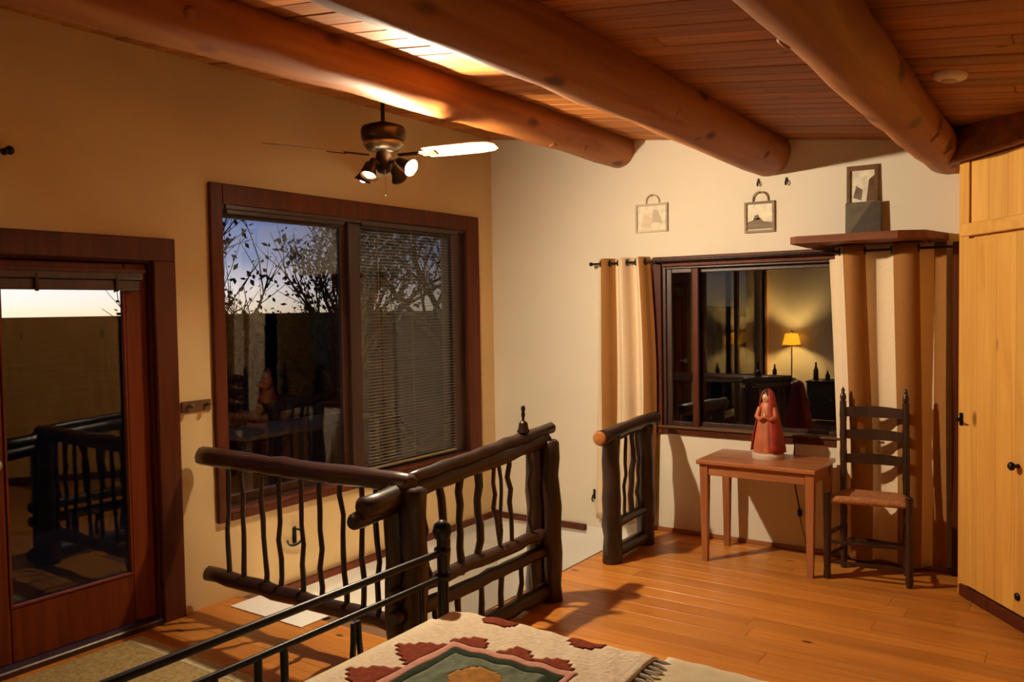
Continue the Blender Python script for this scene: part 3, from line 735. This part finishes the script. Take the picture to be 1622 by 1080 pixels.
# ------------------------------------------------------------------ ladder-back chair
ch = thing('ladder_back_chair', 'dark ladder-back chair with a woven seat in front of the wide curtain', 'chair', (-1.02, 5.15, 0))
FLp, FRp, BLp, BRp = Vector((-1.228, 4.985, 0)), Vector((-.800, 5.045, 0)), Vector((-1.195, 5.245, 0)), Vector((-.850, 5.265, 0))
def turned(base, top, r, rings=()):
    pts = []; rad = []; n = 22
    for i in range(n+1):
        f = i/n; pts.append(base.lerp(top, f)); k = r*(1+.08*math.cos(f*24))
        if i == 0: k = r*.75
        rad.append(k)
    return MB().tube(pts, rad, 10)
for p in (FLp, FRp):
    m = turned(p, p+Vector((0, 0, .50)), .021); m.ball(p+Vector((0, 0, .505)), .019, 10, 6, (1, 1, .6)); obj('front_leg', m, M['chair'], ch)
lean_ = Vector((-.012, .035, 0))
for p in (BLp, BRp):
    m = turned(p, p+lean_*.3+Vector((0, 0, .45)), .020)
    pts = [p+lean_*(.3+.7*f)+Vector((0, 0, .45+.56*f)) for f in [i/14 for i in range(15)]]
    m.tube(pts, [.020*(1+.08*math.cos(i*2.1)) for i in range(15)], 10)
    tp = pts[-1]
    m.lathe([(.012, 0), (.017, .012), (.019, .028), (.013, .045), (.008, .052), (.012, .062), (.006, .078), (.001, .084)], tp, 10)
    obj('back_post', m, M['chair'], ch)
seat_z = .468
st_ = MB(); cs = [FLp, FRp, BRp, BLp]; ctr = sum(cs, Vector())/4
nu = 14; vs = []; fs = []
for j in range(nu+1):
    for i in range(nu+1):
        u, v = i/nu, j/nu
        p = FLp.lerp(FRp, u).lerp(BLp.lerp(BRp, u), v); p = ctr+(p-ctr)*1.03
        e_ = min(u, 1-u, v, 1-v)
        diag = abs(abs(u-.5)-abs(v-.5))
        z = seat_z+.022-(.016 if e_ == 0 else 0)-.012*(1-min(1, diag*6))*.5-.010*math.sin(PI*u)*math.sin(PI*v)
        vs.append((p.x, p.y, z))
w_ = nu+1
for j in range(nu):
    for i in range(nu): fs.append((j*w_+i, j*w_+i+1, (j+1)*w_+i+1, (j+1)*w_+i))
k0 = len(vs); vs += [(v[0], v[1], seat_z-.022) for v in vs]
for j in range(nu):
    for i in range(nu): fs.append((k0+j*w_+i, k0+(j+1)*w_+i, k0+(j+1)*w_+i+1, k0+j*w_+i+1))
edge = [i for i in range(w_)]+[j*w_+nu for j in range(1, w_)]+[nu*w_+i for i in range(nu-1, -1, -1)]+[j*w_ for j in range(nu-1, 0, -1)]
for a, b in zip(edge, edge[1:]+edge[:1]): fs.append((a, k0+a, k0+b, b))
st_.add(vs, fs, True); obj('seat', st_, M['rush'], ch)
def backpt(p, z): return p+lean_*(.3+.7*(z-.45)/.56)+Vector((0, 0, z))
for zc_, hh in ((.665, .034), (.81, .034), (.945, .036)):
    m = MB(); vs = []; n = 10
    for i in range(n+1):
        u = i/n; arch = math.sin(PI*u)
        c = backpt(BLp, zc_).lerp(backpt(BRp, zc_), u)+Vector((0, .012*arch, 0))
        zt_ = zc_+hh*(.72+.36*arch); zb_ = zc_-hh*.8
        vs += [(c.x, c.y-.005, zb_), (c.x, c.y+.005, zb_), (c.x, c.y+.005, zt_), (c.x, c.y-.005, zt_)]
    fs = []
    for i in range(n):
        for k in range(4): fs.append((i*4+k, (i+1)*4+k, (i+1)*4+(k+1) % 4, i*4+(k+1) % 4))
    fs += [(3, 2, 1, 0), (n*4, n*4+1, n*4+2, n*4+3)]
    obj('slat', m.add(vs, fs), M['chair'], ch)
def rung(a, b, z, r=.012):
    pts = [a.lerp(b, i/12)+Vector((0, 0, z)) for i in range(13)]
    return MB().tube(pts, [r*(.62+.38*math.sin(PI*i/12)+.22*math.exp(-((i-6)/1.2)**2)) for i in range(13)], 8)
for a, b, zs in ((FLp, FRp, (.10, .22)), (FLp, BLp, (.13, .26)), (FRp, BRp, (.13, .26)), (BLp, BRp, (.18,))):
    for z in zs: obj('rung', rung(a, b, z), M['chair'], ch)

# ------------------------------------------------------------------ log railings
lr = thing('log_railing', 'dark rustic log railing around the corner of the stairwell', 'railing', (-2.435, 2.69, 0))
NX, NY = -2.435, 2.69
obj('top_rail', log_mb((-3.86, NY, .845), (NX+.03, NY, .848), .050, .046, 16, .008, 1), M['rail_x'], lr)
obj('bottom_rail', log_mb((-3.84, NY, .215), (NX, NY, .212), .038, .040, 16, .008, 2), M['rail_x'], lr)
obj('top_rail', log_mb((NX, 2.44, .79), (NX, 3.84, .880), .045, .040, 16, .008, 3), M['rail_y'], lr)
obj('upper_rail', log_mb((NX+.01, 2.72, .865), (NX-.01, 3.92, .935), .028, .033, 16, .008, 4), M['rail_y'], lr)
obj('bottom_rail', log_mb((NX, 2.60, .375), (NX, 3.82, .372), .036, .032, 14, .01, 5), M['rail_y'], lr)
obj('bottom_rail', log_mb((NX+.01, 2.60, .28), (NX+.01, 3.82, .275), .034, .034, 14, .01, 6), M['rail_y'], lr)
obj('kick_rail', log_mb((NX+.02, 2.60, .06), (NX+.02, 3.80, .06), .05, .045, 14, .01, 16), M['rail_y'], lr)
obj('stub_rail', log_mb((NX-.03, 2.41, .735), (NX-.03, 2.72, .765), .036, .04, 6, .004, 7), M['rail_y'], lr)
for k, (dx, dy, r_, zt) in enumerate(((-.045, 0, .058, .83), (.05, .005, .055, .82))):
    obj('newel_post', log_mb((NX+dx, NY+dy, 0), (NX+dx, NY+dy, zt), r_*1.08, r_, 10, .006, 20+k), M['rail'], lr)
for k, (dx, dy, r_, zt) in enumerate(((-.045, 3.80-NY, .050, .86), (.04, 3.83-NY, .048, .868))):
    obj('newel_post', log_mb((NX+dx, NY+dy, 0), (NX+dx, NY+dy, zt), r_*1.1, r_, 10, .006, 30+k), M['rail'], lr)
for k, x in enumerate((-3.656, -3.537, -3.379, -3.241, -3.099, -2.963, -2.828, -2.694, -2.604)):
    rn = random.Random(40+k); x2 = x+rn.uniform(-.03, .03)
    p, r_ = stick((x2, NY, .20), (x, NY, .85), .0135, .012, 7, .008, 50+k)
    obj('baluster', MB().tube(p, r_, 7, True, .2, True, k), M['rail'], lr)
for k, (a, b, r_) in enumerate(((2.759, 2.778, .012), (2.827, 2.838, .010), (2.937, 2.968, .019), (3.072, 3.081, .019), (3.216, 3.230, .021), (3.330, 3.394, .012), (3.412, 3.411, .010), (3.479, 3.506, .013), (3.68, 3.69, .012))):
    p, q = stick((NX, b, .34), (NX, a, .87), r_*.9, r_, 8, .012, 70+k)
    obj('baluster', MB().tube(p, q, 8, True, .2, True, k+20), M['rail'], lr)
for k, yy in enumerate((2.86, 3.02, 3.2, 3.38, 3.55, 3.68)):
    p, q = stick((NX+.015, yy, .05), (NX+.01, yy+.02, .28), .016, .014, 4, .008, 90+k)
    obj('low_stick', MB().tube(p, q, 7, True, .2, True, k+40), M['rail'], lr)

lr2 = thing('log_railing', 'short dark log railing in front of the narrow curtain', 'railing', (-2.435, 4.85, 0))
obj('top_rail', log_mb((NX, 4.47, .80), (NX, 5.26, .835), .048, .045, 10, .006, 8), M['rail_y'], lr2)
obj('rail_end', MB().lathe([(.046, 0), (.044, .008), (.03, .012), (.004, .013)], (NX, 4.462, .80), 12, (0, -1, -.04)), M['log'], lr2)
obj('bottom_rail', log_mb((NX, 4.6, .235), (NX, 5.15, .245), .034, .034, 8, .006, 9), M['rail_y'], lr2)
obj('kick_rail', log_mb((NX, 4.6, .055), (NX, 5.15, .055), .04, .04, 8, .006, 19), M['rail_y'], lr2)
for k, (yy, r_) in enumerate(((4.605, .058), (5.09, .058))):
    obj('newel_post', log_mb((NX, yy, 0), (NX, yy, .80), r_*1.05, r_*.95, 10, .006, 60+k), M['rail'], lr2)
for k, (a, b, r_) in enumerate(((4.79, 4.80, .012), (4.88, 4.91, .02), (4.98, 4.98, .014))):
    p, q = stick((NX, a, .22), (NX, b, .82), r_, r_*.9, 8, .012, 110+k)
    obj('baluster', MB().tube(p, q, 8, True, .2, True, k+60), M['rail'], lr2)

# small finial-topped stand lamp body behind the railing (bell shape)
be = thing('hand_bell', 'small dark brass hand bell standing on the far newel post', 'bell', (-2.50, 3.70, .9))
bx, by, bz = -2.43, 3.62, .951
be.location = (bx, by, bz)
obj('bell_body', MB().lathe([(.036, 0), (.034, .006), (.027, .02), (.024, .045), (.014, .058), (.004, .06)], (bx, by, bz), 16), M['bronze'], be)
obj('handle', MB().lathe([(.006, .058), (.007, .075), (.011, .09), (.008, .108), (.012, .122), (.010, .135), (.002, .142)], (bx, by, bz), 10), M['bronze'], be)

# ------------------------------------------------------------------ floor things by the door
pp = tag(obj('paper_sheet', MB().box((-3.83, 2.81, .001), (-3.26, 3.02, .006), .001), M['paper']), 'blank white sheet lying on the floor behind the railing', 'paper')
rg = thing('woven_rug', 'olive woven rug on the floor in front of the glazed door', 'rug', (-3.1, 1.7, 0))
obj('pile', MB().box((-3.84, .95, .001), (-2.75, 2.22, .012), .003), M['rug'], rg)
obj('border_stripe', MB().box((-2.75, .95, .001), (-2.63, 2.22, .0125), .003), M['rugpale'], rg)
obj('border_stripe', MB().box((-3.84, 2.22, .001), (-2.63, 2.30, .0125), .003), M['rugpale'], rg)

# ------------------------------------------------------------------ bed
BX0, BX1, BY0, BY1 = -1.83, .15, .62, 2.14
bd = thing('iron_bed', 'bed with a black iron footboard in the foreground', 'bed', (-.85, 1.4, 0))
FXB = -1.85
def post(y):
    m = MB().tube([(FXB, y, 0), (FXB, y, .80)], .020, 12)
    m.lathe([(.020, .0), (.030, .008), (.030, .02), (.018, .03), (.016, .045), (.028, .058), (.035, .082), (.028, .106), (.010, .118), (.002, .12)], (FXB, y, .745), 14)
    m.lathe([(.022, 0), (.032, .008), (.032, .018), (.022, .026)], (FXB, y, .655), 14)
    return m
for y in (.60, 2.235):
    obj('foot_post', post(y), M['iron'], bd)
obj('upper_bar', MB().tube([(FXB, .60, .752), (FXB, 2.235, .752)], .0125, 10), M['iron'], bd)
obj('lower_bar', MB().tube([(FXB, .60, .662), (FXB, 2.235, .662)], .0105, 10), M['iron'], bd)
obj('base_bar', MB().tube([(FXB, .60, .28), (FXB, 2.235, .28)], .0125, 10), M['iron'], bd)
for y in (.95, 1.16, 1.30, 1.44, 1.53):
    obj('spindle', MB().tube([(FXB, y, .28), (FXB, y, .662)], .012, 8), M['iron'], bd)
for y0, sg in ((1.64, 1), (1.98, -1)):
    pts = [(FXB, y0+sg*(.02+.14*math.sin(f*PI*.5)), .30+.34*(1-math.cos(f*PI*.5))) for f in [i/10 for i in range(11)]]
    obj('scroll', MB().tube(pts, .0095, 8), M['iron'], bd)
obj('spindle', MB().tube([(FXB, 2.12, .28), (FXB, 2.12, .662)], .010, 8), M['iron'], bd)
obj('side_rail', MB().box((FXB, BY1-.02, .24), (BX1, BY1+.02, .30), .004), M['iron'], bd)
obj('side_rail', MB().box((FXB, BY0-.02, .24), (BX1, BY0+.02, .30), .004), M['iron'], bd)
def cushion(x0, x1, y0, y1, z0, z1, r, nx=40, ny=30, amp=.004, seed=0):
    """Soft box: top surface rounded at its edges, light undulation."""
    vs, fs = [], []
    rows = []
    for j in range(ny+1):
        for i in range(nx+1):
            u, v = i/nx, j/ny; x = x0+(x1-x0)*u; y = y0+(y1-y0)*v
            ex = min(u, 1-u)*(x1-x0); ey = min(v, 1-v)*(y1-y0)
            dz = 0
            for e_ in (ex, ey):
                if e_ < r: dz += r-math.sqrt(max(0, r*r-(r-e_)**2))
            z = z1-min(dz, z1-z0-.01)+amp*noise.noise(Vector((x*5, y*5, seed)))
            vs.append((x, y, z))
    w = nx+1
    for j in range(ny):
        for i in range(nx): fs.append((j*w+i, j*w+i+1, (j+1)*w+i+1, (j+1)*w+i))
    k0 = len(vs)
    edge = [i for i in range(w)]+[j*w+nx for j in range(1, ny+1)]+[ny*w+i for i in range(nx-1, -1, -1)]+[j*w for j in range(ny-1, 0, -1)]
    vs += [(vs[i][0], vs[i][1], z0) for i in edge]; n = len(edge)
    for k in range(n): fs.append((edge[k], k0+k, k0+(k+1) % n, edge[(k+1) % n]))
    fs.append([k0+k for k in range(n-1, -1, -1)])
    return MB().add(vs, fs, True)
obj('mattress', cushion(BX0, BX1, BY0, BY1, .27, .575, .05), M['sheet'], bd)
for x, y in ((.12, .65), (.12, 2.1)):
    obj('head_post', MB().tube([(x, y, 0), (x, y, 1.0)], .02, 10), M['iron'], bd)
# cream bedspread towards the head of the bed, falling over its far side
def drape_pt(x, y, zt, lift, edge, r=.05):
    """Point of a cloth lying on the mattress: flat until the far edge, then down its side."""
    d = y-edge
    if d <= 0: return Vector((x, y, zt+lift))
    arc = r*PI/2
    if d < arc:
        a = d/r; return Vector((x, edge+(r+lift)*math.sin(a), zt-r+(r+lift)*math.cos(a)))
    return Vector((x, edge+r+lift+.06*(d-arc), zt-r-(d-arc)))
def wav(x, y): return .006*noise.noise(Vector((x*4, y*4, 1)))+.0035*math.sin((x*.9+y*.45)*70)*(.5+.5*noise.noise(Vector((x*3, y*3, 7))))
bs = MB(); vs = []; fs = []; nx, ny = 50, 60
for j in range(ny+1):
    for i in range(nx+1):
        x = -.975+1.03*i/nx; y = .66+1.72*j/ny
        vs.append(drape_pt(x, y, .588, .006+.8*wav(x, y), BY1+.03, .06))
w_ = nx+1
for j in range(ny):
    for i in range(nx): fs.append((j*w_+i, j*w_+i+1, (j+1)*w_+i+1, (j+1)*w_+i))
o = tag(obj('bedspread', bs.add(vs, fs, True), M['sheet']), 'cream bedspread covering the head half of the bed', 'bedspread')
o.modifiers.new('thick', 'SOLIDIFY').thickness = .004
# patchwork quilt over the foot of the bed
qt = thing('patchwork_quilt', 'cream patchwork quilt with brick-red motifs over the foot of the bed', 'quilt', (-1.37, 1.5, .59))
QX0, QX1, QY0, QY1 = -1.715, -.985, .70, 2.40
CELL = .0105
nx = int((QX1-QX0)/CELL); ny = int((QY1-QY0)/CELL)
def qclass(x, y):
    """Which patch of the quilt lies at (x, y)."""
    mx0, mx1, my1 = -1.545, -1.115, 1.905
    if mx0 < x < mx1 and y < my1:
        d = min(x-mx0, mx1-x, my1-y)
        if d < .026: return 'medallion_border'
        if d < .062: return 'medallion_edge'
        if ((x+1.335)/.075)**2+((y-1.735)/.07)**2 < 1: return 'medallion_centre'
        return 'medallion_field'
    # circle
    if ((x+1.515)/.062)**2+((y-2.105)/.034)**2 < 1: return 'motif_disc'
    # stepped triangles standing on the medallion's far border
    for k, cx in enumerate((-1.49, -1.33, -1.20)):
        h = y-my1
        if 0 <= h < .066:
            st = .07-.022*math.floor(h/.022)
            if abs(x-cx) < st*.9: return 'motif_triangle_%d' % k
    # stepped triangles along its foot border
    for k, cy_ in enumerate((1.80, 1.60, 1.38)):
        h = mx0-x
        if 0 <= h < .125:
            st = .100-.022*math.floor(h/.028)
            if abs(y-cy_) < st*.9: return 'motif_step_%d' % k
    # crosses
    for k, (cx, cy_) in enumerate(((-1.205, 2.11), (-1.06, 1.80), (-1.06, 1.5))):
        dx, dy = abs(x-cx), abs(y-cy_)
        if (dx < .062 and dy < .015) or (dx < .018 and dy < .05) or (dx < .04 and dy < .032 and (dx+dy) > .035): return 'motif_cross_%d' % k
    return 'ground'
cells = {}
for j in range(ny):
    for i in range(nx):
        cells.setdefault(qclass(QX0+(i+.5)*CELL, QY0+(j+.5)*CELL), []).append((i, j))
mats = {'medallion_border': 'pink', 'medallion_edge': 'green', 'medallion_field': 'teal', 'medallion_centre': 'orange', 'ground': 'quilt'}
def qpt(i, j, lift):
    x, y = QX0+i*CELL, QY0+j*CELL
    p = drape_pt(x, y, .600, lift+.012+wav(x, y), BY1-.03, .05)
    if x < QX0+.05: p.z -= .30*(QX0+.05-x)**1.2
    return p
for cls, cc in cells.items():
    lift = 0 if cls == 'ground' else .0025
    idx = {}; vs = []; fs = []
    def gv(i, j):
        if (i, j) not in idx: idx[(i, j)] = len(vs); vs.append(qpt(i, j, lift))
        return idx[(i, j)]
    for i, j in cc: fs.append((gv(i, j), gv(i+1, j), gv(i+1, j+1), gv(i, j+1)))
    nm = 'motif' if cls.startswith('motif') else cls
    o = obj(nm, MB().add(vs, fs, True), M[mats.get(cls, 'red')], qt)
    sd = o.modifiers.new('thick', 'SOLIDIFY'); sd.thickness = .008; sd.offset = -1
fr = MB()
for k in range(60):       # tasselled hem on the side towards the head of the bed
    y = QY0+.02+k*(QY1-QY0-.04)/59
    p = drape_pt(QX1, y, .592, .012+wav(QX1, y), BY1-.03, .05)
    fr.tube([p, p+Vector((.018, .003, -.003)), p+Vector((.04, random.uniform(-.006, .006), -.008))], [.004, .006, .003], 5)
obj('fringe', fr, M['paper'], qt)

# ------------------------------------------------------------------ ceiling fan with spot lights
CX, CY = -3.12, 3.34
fan = thing('ceiling_fan', 'dark ceiling fan with spot lamps over the stairwell', 'ceiling fan', (CX, CY, zc(CX)))
zt = zc(CX)
obj('canopy', MB().lathe([(.05, -.055), (.062, -.03), (.066, .01)], (CX, CY, zt), 18), M['bronze'], fan)
obj('downrod', MB().tube([(CX, CY, zt-.04), (CX, CY, 2.60)], .011, 10), M['bronze'], fan)
obj('motor', MB().lathe([(.040, 2.495), (.105, 2.505), (.118, 2.525), (.120, 2.565), (.112, 2.585), (.06, 2.602), (.02, 2.615)], (CX, CY, 0), 28), M['bronze'], fan)
obj('motor_band', MB().lathe([(.045, 2.452), (.085, 2.460), (.108, 2.485), (.110, 2.506), (.09, 2.508)], (CX, CY, 0), 28), M['nickel'], fan)
ZBL = 2.43
for k in range(3):
    a = R(12+120*k)
    Rm = Matrix.Translation((CX, CY, ZBL)) @ Matrix.Rotation(a, 4, 'Z') @ Matrix.Rotation(R(-13), 4, 'X')
    m = MB(); pl = [(.26, -.055), (.32, -.062), (.55, -.066), (.63, -.055), (.66, -.03), (.66, .03), (.63, .055), (.55, .066), (.32, .062), (.26, .055)]
    m.prism([(x, y, -.003) for x, y in pl], (0, 0, .006)).xf(Rm)
    o = obj('blade', m, M['blade'], fan)
    m = MB(); m.box((.09, -.012, -.006), (.25, .012, .004), .002); m.box((.23, -.03, -.009), (.32, .03, -.0035), .002)
    m.xf(Rm); obj('blade_iron', m, M['bronze'], fan)
obj('light_hub', MB().lathe([(.012, 2.335), (.034, 2.345), (.045, 2.37), (.045, 2.42), (.038, 2.452)], (CX, CY, 0), 18), M['bronze'], fan)
for k, (az, tilt) in enumerate(((2, 62), (102, 52), (200, 24), (275, 26))):
    a = R(az); t = R(tilt)
    d = Vector((math.cos(a)*math.sin(t), math.sin(a)*math.sin(t), -math.cos(t)))
    root = Vector((CX, CY, 2.39))+Vector((math.cos(a), math.sin(a), 0))*.042
    neck = root+Vector((math.cos(a), math.sin(a), 0))*(.062 if k == 0 else .045)+Vector((0, 0, .004))
    sp_ = obj('spot_lamp', MB().tube([root, root.lerp(neck, .6)+Vector((0, 0, .006)), neck], .009, 8), M['bronze'], fan)
    # bell shade: an open thin shell
    vs, fs = [], []; seg = 18
    q = Vector((0, 0, 1)).rotation_difference(d)
    prof = [(.012, -.012), (.020, 0), (.024, .03), (.030, .06), (.040, .085), (.048, .098), (.046, .098), (.038, .084), (.028, .06), (.022, .03), (.016, .006)]
    for r_, h_ in prof:
        for i in range(seg):
            p = Vector((r_*math.cos(2*PI*i/seg), r_*math.sin(2*PI*i/seg), h_)); p.rotate(q); vs.append(neck+p)
    for j in range(len(prof)-1):
        for i in range(seg): fs.append((j*seg+i, j*seg+(i+1) % seg, (j+1)*seg+(i+1) % seg, (j+1)*seg+i))
    obj('bell_shade', MB().add(vs, fs, True), M['bronze'], sp_)
    obj('bulb', MB().ball(neck+d*(.092 if k < 2 else .078), .030 if k < 2 else .026, 14, 10), M['bulb'] if k == 0 else M['dimbulb'], sp_)
obj('pull_chain', MB().tube([(CX+.03, CY-.02, 2.36), (CX+.03, CY-.02, 2.22)], .002, 5).ball((CX+.03, CY-.02, 2.215), .006, 8, 6), M['nickel'], fan)

# ------------------------------------------------------------------ corner behind the camera seen in the dark window
LX, LY = -3.55, -1.335
lm = thing('floor_lamp', 'lit floor lamp with a yellow shade mirrored in the dark window', 'lamp', (LX, LY, 0))
obj('base', MB().lathe([(.12, 0), (.12, .015), (.06, .03), (.014, .04)], (LX, LY, 0), 20), M['bronze'], lm)
obj('pole', MB().tube([(LX, LY, .03), (LX, LY, 1.02)], .011, 10), M['nickel'], lm)
vs, fs = [], []; seg = 28
for r_, h_ in ((.145, 1.0), (.098, 1.17)):
    for i in range(seg): vs.append((LX+r_*.9*math.cos(2*PI*i/seg), LY+r_*.9*math.sin(2*PI*i/seg), h_))
for i in range(seg): fs.append((i, (i+1) % seg, seg+(i+1) % seg, seg+i))
sdo = obj('lamp_shade', MB().add(vs, fs, True), M['shade'], lm)
ring = [(LX+(.1305)*math.cos(2*PI*i/28), LY+(.1305)*math.sin(2*PI*i/28), 1.0) for i in range(29)]
obj('shade_rim', MB().tube(ring, .007, 6, False), M['iron'], sdo)
obj('finial', MB().lathe([(.004, 1.16), (.01, 1.175), (.03, 1.185), (.026, 1.205), (.005, 1.215)], (LX, LY, 0), 12), M['iron'], lm)
obj('bulb', MB().ball((LX, LY, 1.085), .04, 14, 10), M['lampbulb'], lm)
for x0, x1, lb in ((-3.72, -3.36, 'black cabinet left of the floor lamp mirrored in the window'), (-3.10, -2.35, 'wider black cabinet right of the floor lamp mirrored in the window')):
    c = thing('cabinet', lb, 'cabinet', ((x0+x1)/2, -.6, 0), 'black cabinets mirrored in the window')
    obj('body', MB().box((x0+.01, -.85, .05), (x1-.01, -.42, .54), .004), M['black'], c)
    obj('top', MB().box((x0, -.87, .54), (x1, -.40, .565), .004), M['black'], c)
    n = 1 if x1-x0 < .5 else 2
    for k in range(n):
        a = x0+.02+(x1-x0-.04)*k/n; b = x0+.02+(x1-x0-.04)*(k+1)/n
        dd = obj('door', MB().box((a+.004, -.42, .07), (b-.004, -.405, .53), .003), M['black'], c)
        obj('knob', MB().ball((b-.04, -.395, .32), .012, 8, 6), M['nickel'], dd)
    for x, y in ((x0+.03, -.82), (x1-.03, -.82), (x0+.03, -.45), (x1-.03, -.45)):
        obj('foot', MB().box((x-.02, y-.02, 0), (x+.02, y+.02, .05), .003), M['black'], c)
for x, y, r_, h_, lb in ((-3.58, -.62, .03, .20, 'dark bottle on the narrower cabinet mirrored in the window'), (-3.02, -.62, .034, .24, 'tallest dark bottle on the wider cabinet mirrored in the window'),
                     (-2.86, -.60, .03, .13, 'short dark bottle on the wider cabinet mirrored in the window'), (-2.70, -.64, .045, .12, 'squat dark jar on the wider cabinet mirrored in the window')):
    b = thing('bottle', lb, 'bottle', (x, y, .565), 'bottles mirrored in the window')
    obj('body', MB().lathe([(r_*.95, .565), (r_, .57), (r_, .565+h_*.55), (r_*.45, .565+h_*.72), (r_*.36, .565+h_*.92)], (x, y, 0), 14), M['bottle'], b)
    obj('cap', MB().lathe([(r_*.42, .565+h_*.92), (r_*.42, .565+h_)], (x, y, 0), 12), M['iron'], b)

# ------------------------------------------------------------------ outside: roof deck, land, trees
gz = -3.0
struct('ground', MB().box((-4200, -3000, gz-.5), (3000, 4200, gz)), M['soil'])
dk = struct('deck', MB().box((-6.6, .3, -.30), (XL-T, 6.4, -.06)), M['deck'])
ot = thing('outdoor_table', 'pale slim table out on the dark deck beyond the big window', 'table', (-5.5, 4.9, -.06))
obj('tabletop', MB().box((-5.85, 4.02, .62), (-5.25, 5.60, .65), .006), M['palewood'], ot)
for x, y in ((-5.8, 4.08), (-5.3, 4.08), (-5.8, 5.02), (-5.3, 5.02), (-5.8, 5.48), (-5.3, 5.48)):
    obj('leg', MB().box((x-.03, y-.03, -.06), (x+.03, y+.03, .66), .004), M['palewood'], ot)
def tree(px, py, h, seed, label, leafy, spread, name='tree'):
    t = thing(name, label, 'tree', (px, py, gz), 'trees beyond the deck')
    rn = random.Random(seed); m = MB(); lv = MB()
    def grow(p, d, ln, r_, lev):
        n = 4; pts = [p]; rad = [r_]; dd = d.copy()
        for i in range(n):
            dd = (dd+Vector((rn.uniform(-1, 1), rn.uniform(-1, 1), rn.uniform(-.3, .6)))*.16).normalized()
            pts.append(pts[-1]+dd*ln/n); rad.append(r_*(1-.5*(i+1)/n))
        m.tube(pts, rad, 6 if lev < 2 else 4, False)
        if lev >= 2:
            for _ in range(leafy):
                c = pts[rn.randint(1, n)]+Vector((rn.uniform(-1, 1), rn.uniform(-1, 1), rn.uniform(-1, 1)))*.16
                a = Vector((rn.uniform(-1, 1), rn.uniform(-1, 1), rn.uniform(-1, 1))).normalized(); b = a.orthogonal().normalized()
                s_ = rn.uniform(.03, .07)
                lv.add([c-a*s_, c+b*s_*.5, c+a*s_, c-b*s_*.5], [(0, 1, 2, 3)])
        if lev < 4:
            for k in range(rn.randint(3, 4) if lev else 6):
                q = pts[rn.randint(1 if lev else 2, n)]
                nd = (dd+Vector((rn.uniform(-1, 1), rn.uniform(-1, 1), rn.uniform(-.4, .8)))*spread).normalized()
                grow(q, nd, ln*rn.uniform(.55, .75), r_*.5, lev+1)
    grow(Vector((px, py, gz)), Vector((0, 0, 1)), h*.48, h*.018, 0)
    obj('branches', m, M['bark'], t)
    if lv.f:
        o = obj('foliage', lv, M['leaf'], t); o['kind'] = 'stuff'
    return t
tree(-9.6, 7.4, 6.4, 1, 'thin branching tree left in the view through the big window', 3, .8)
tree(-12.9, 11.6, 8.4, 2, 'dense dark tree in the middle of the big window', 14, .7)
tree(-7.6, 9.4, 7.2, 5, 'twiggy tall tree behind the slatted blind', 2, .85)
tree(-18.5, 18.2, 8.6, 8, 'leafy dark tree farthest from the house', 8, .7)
hm = MB(); vs = []; fs = []; nx, ny = 44, 14  # added hill, blocks the dusk sky so the back window stays dark
for j in range(ny+1):
    for i in range(nx+1):
        x = -5.4+.35*i; y = 8.0+.45*j
        rise = min(1, j/9)
        vs.append((x, y, gz+9.5*(1-(1-rise)**2)*min(1, max(0, (x+5.4)/.7))+.5*noise.noise(Vector((x*.4, y*.4, 3)))*min(1, j)))
w_ = nx+1
for j in range(ny):
    for i in range(nx): fs.append((j*w_+i, j*w_+i+1, (j+1)*w_+i+1, (j+1)*w_+i))
struct('sky_block_hill', hm.add(vs, fs, True), M['soil'])
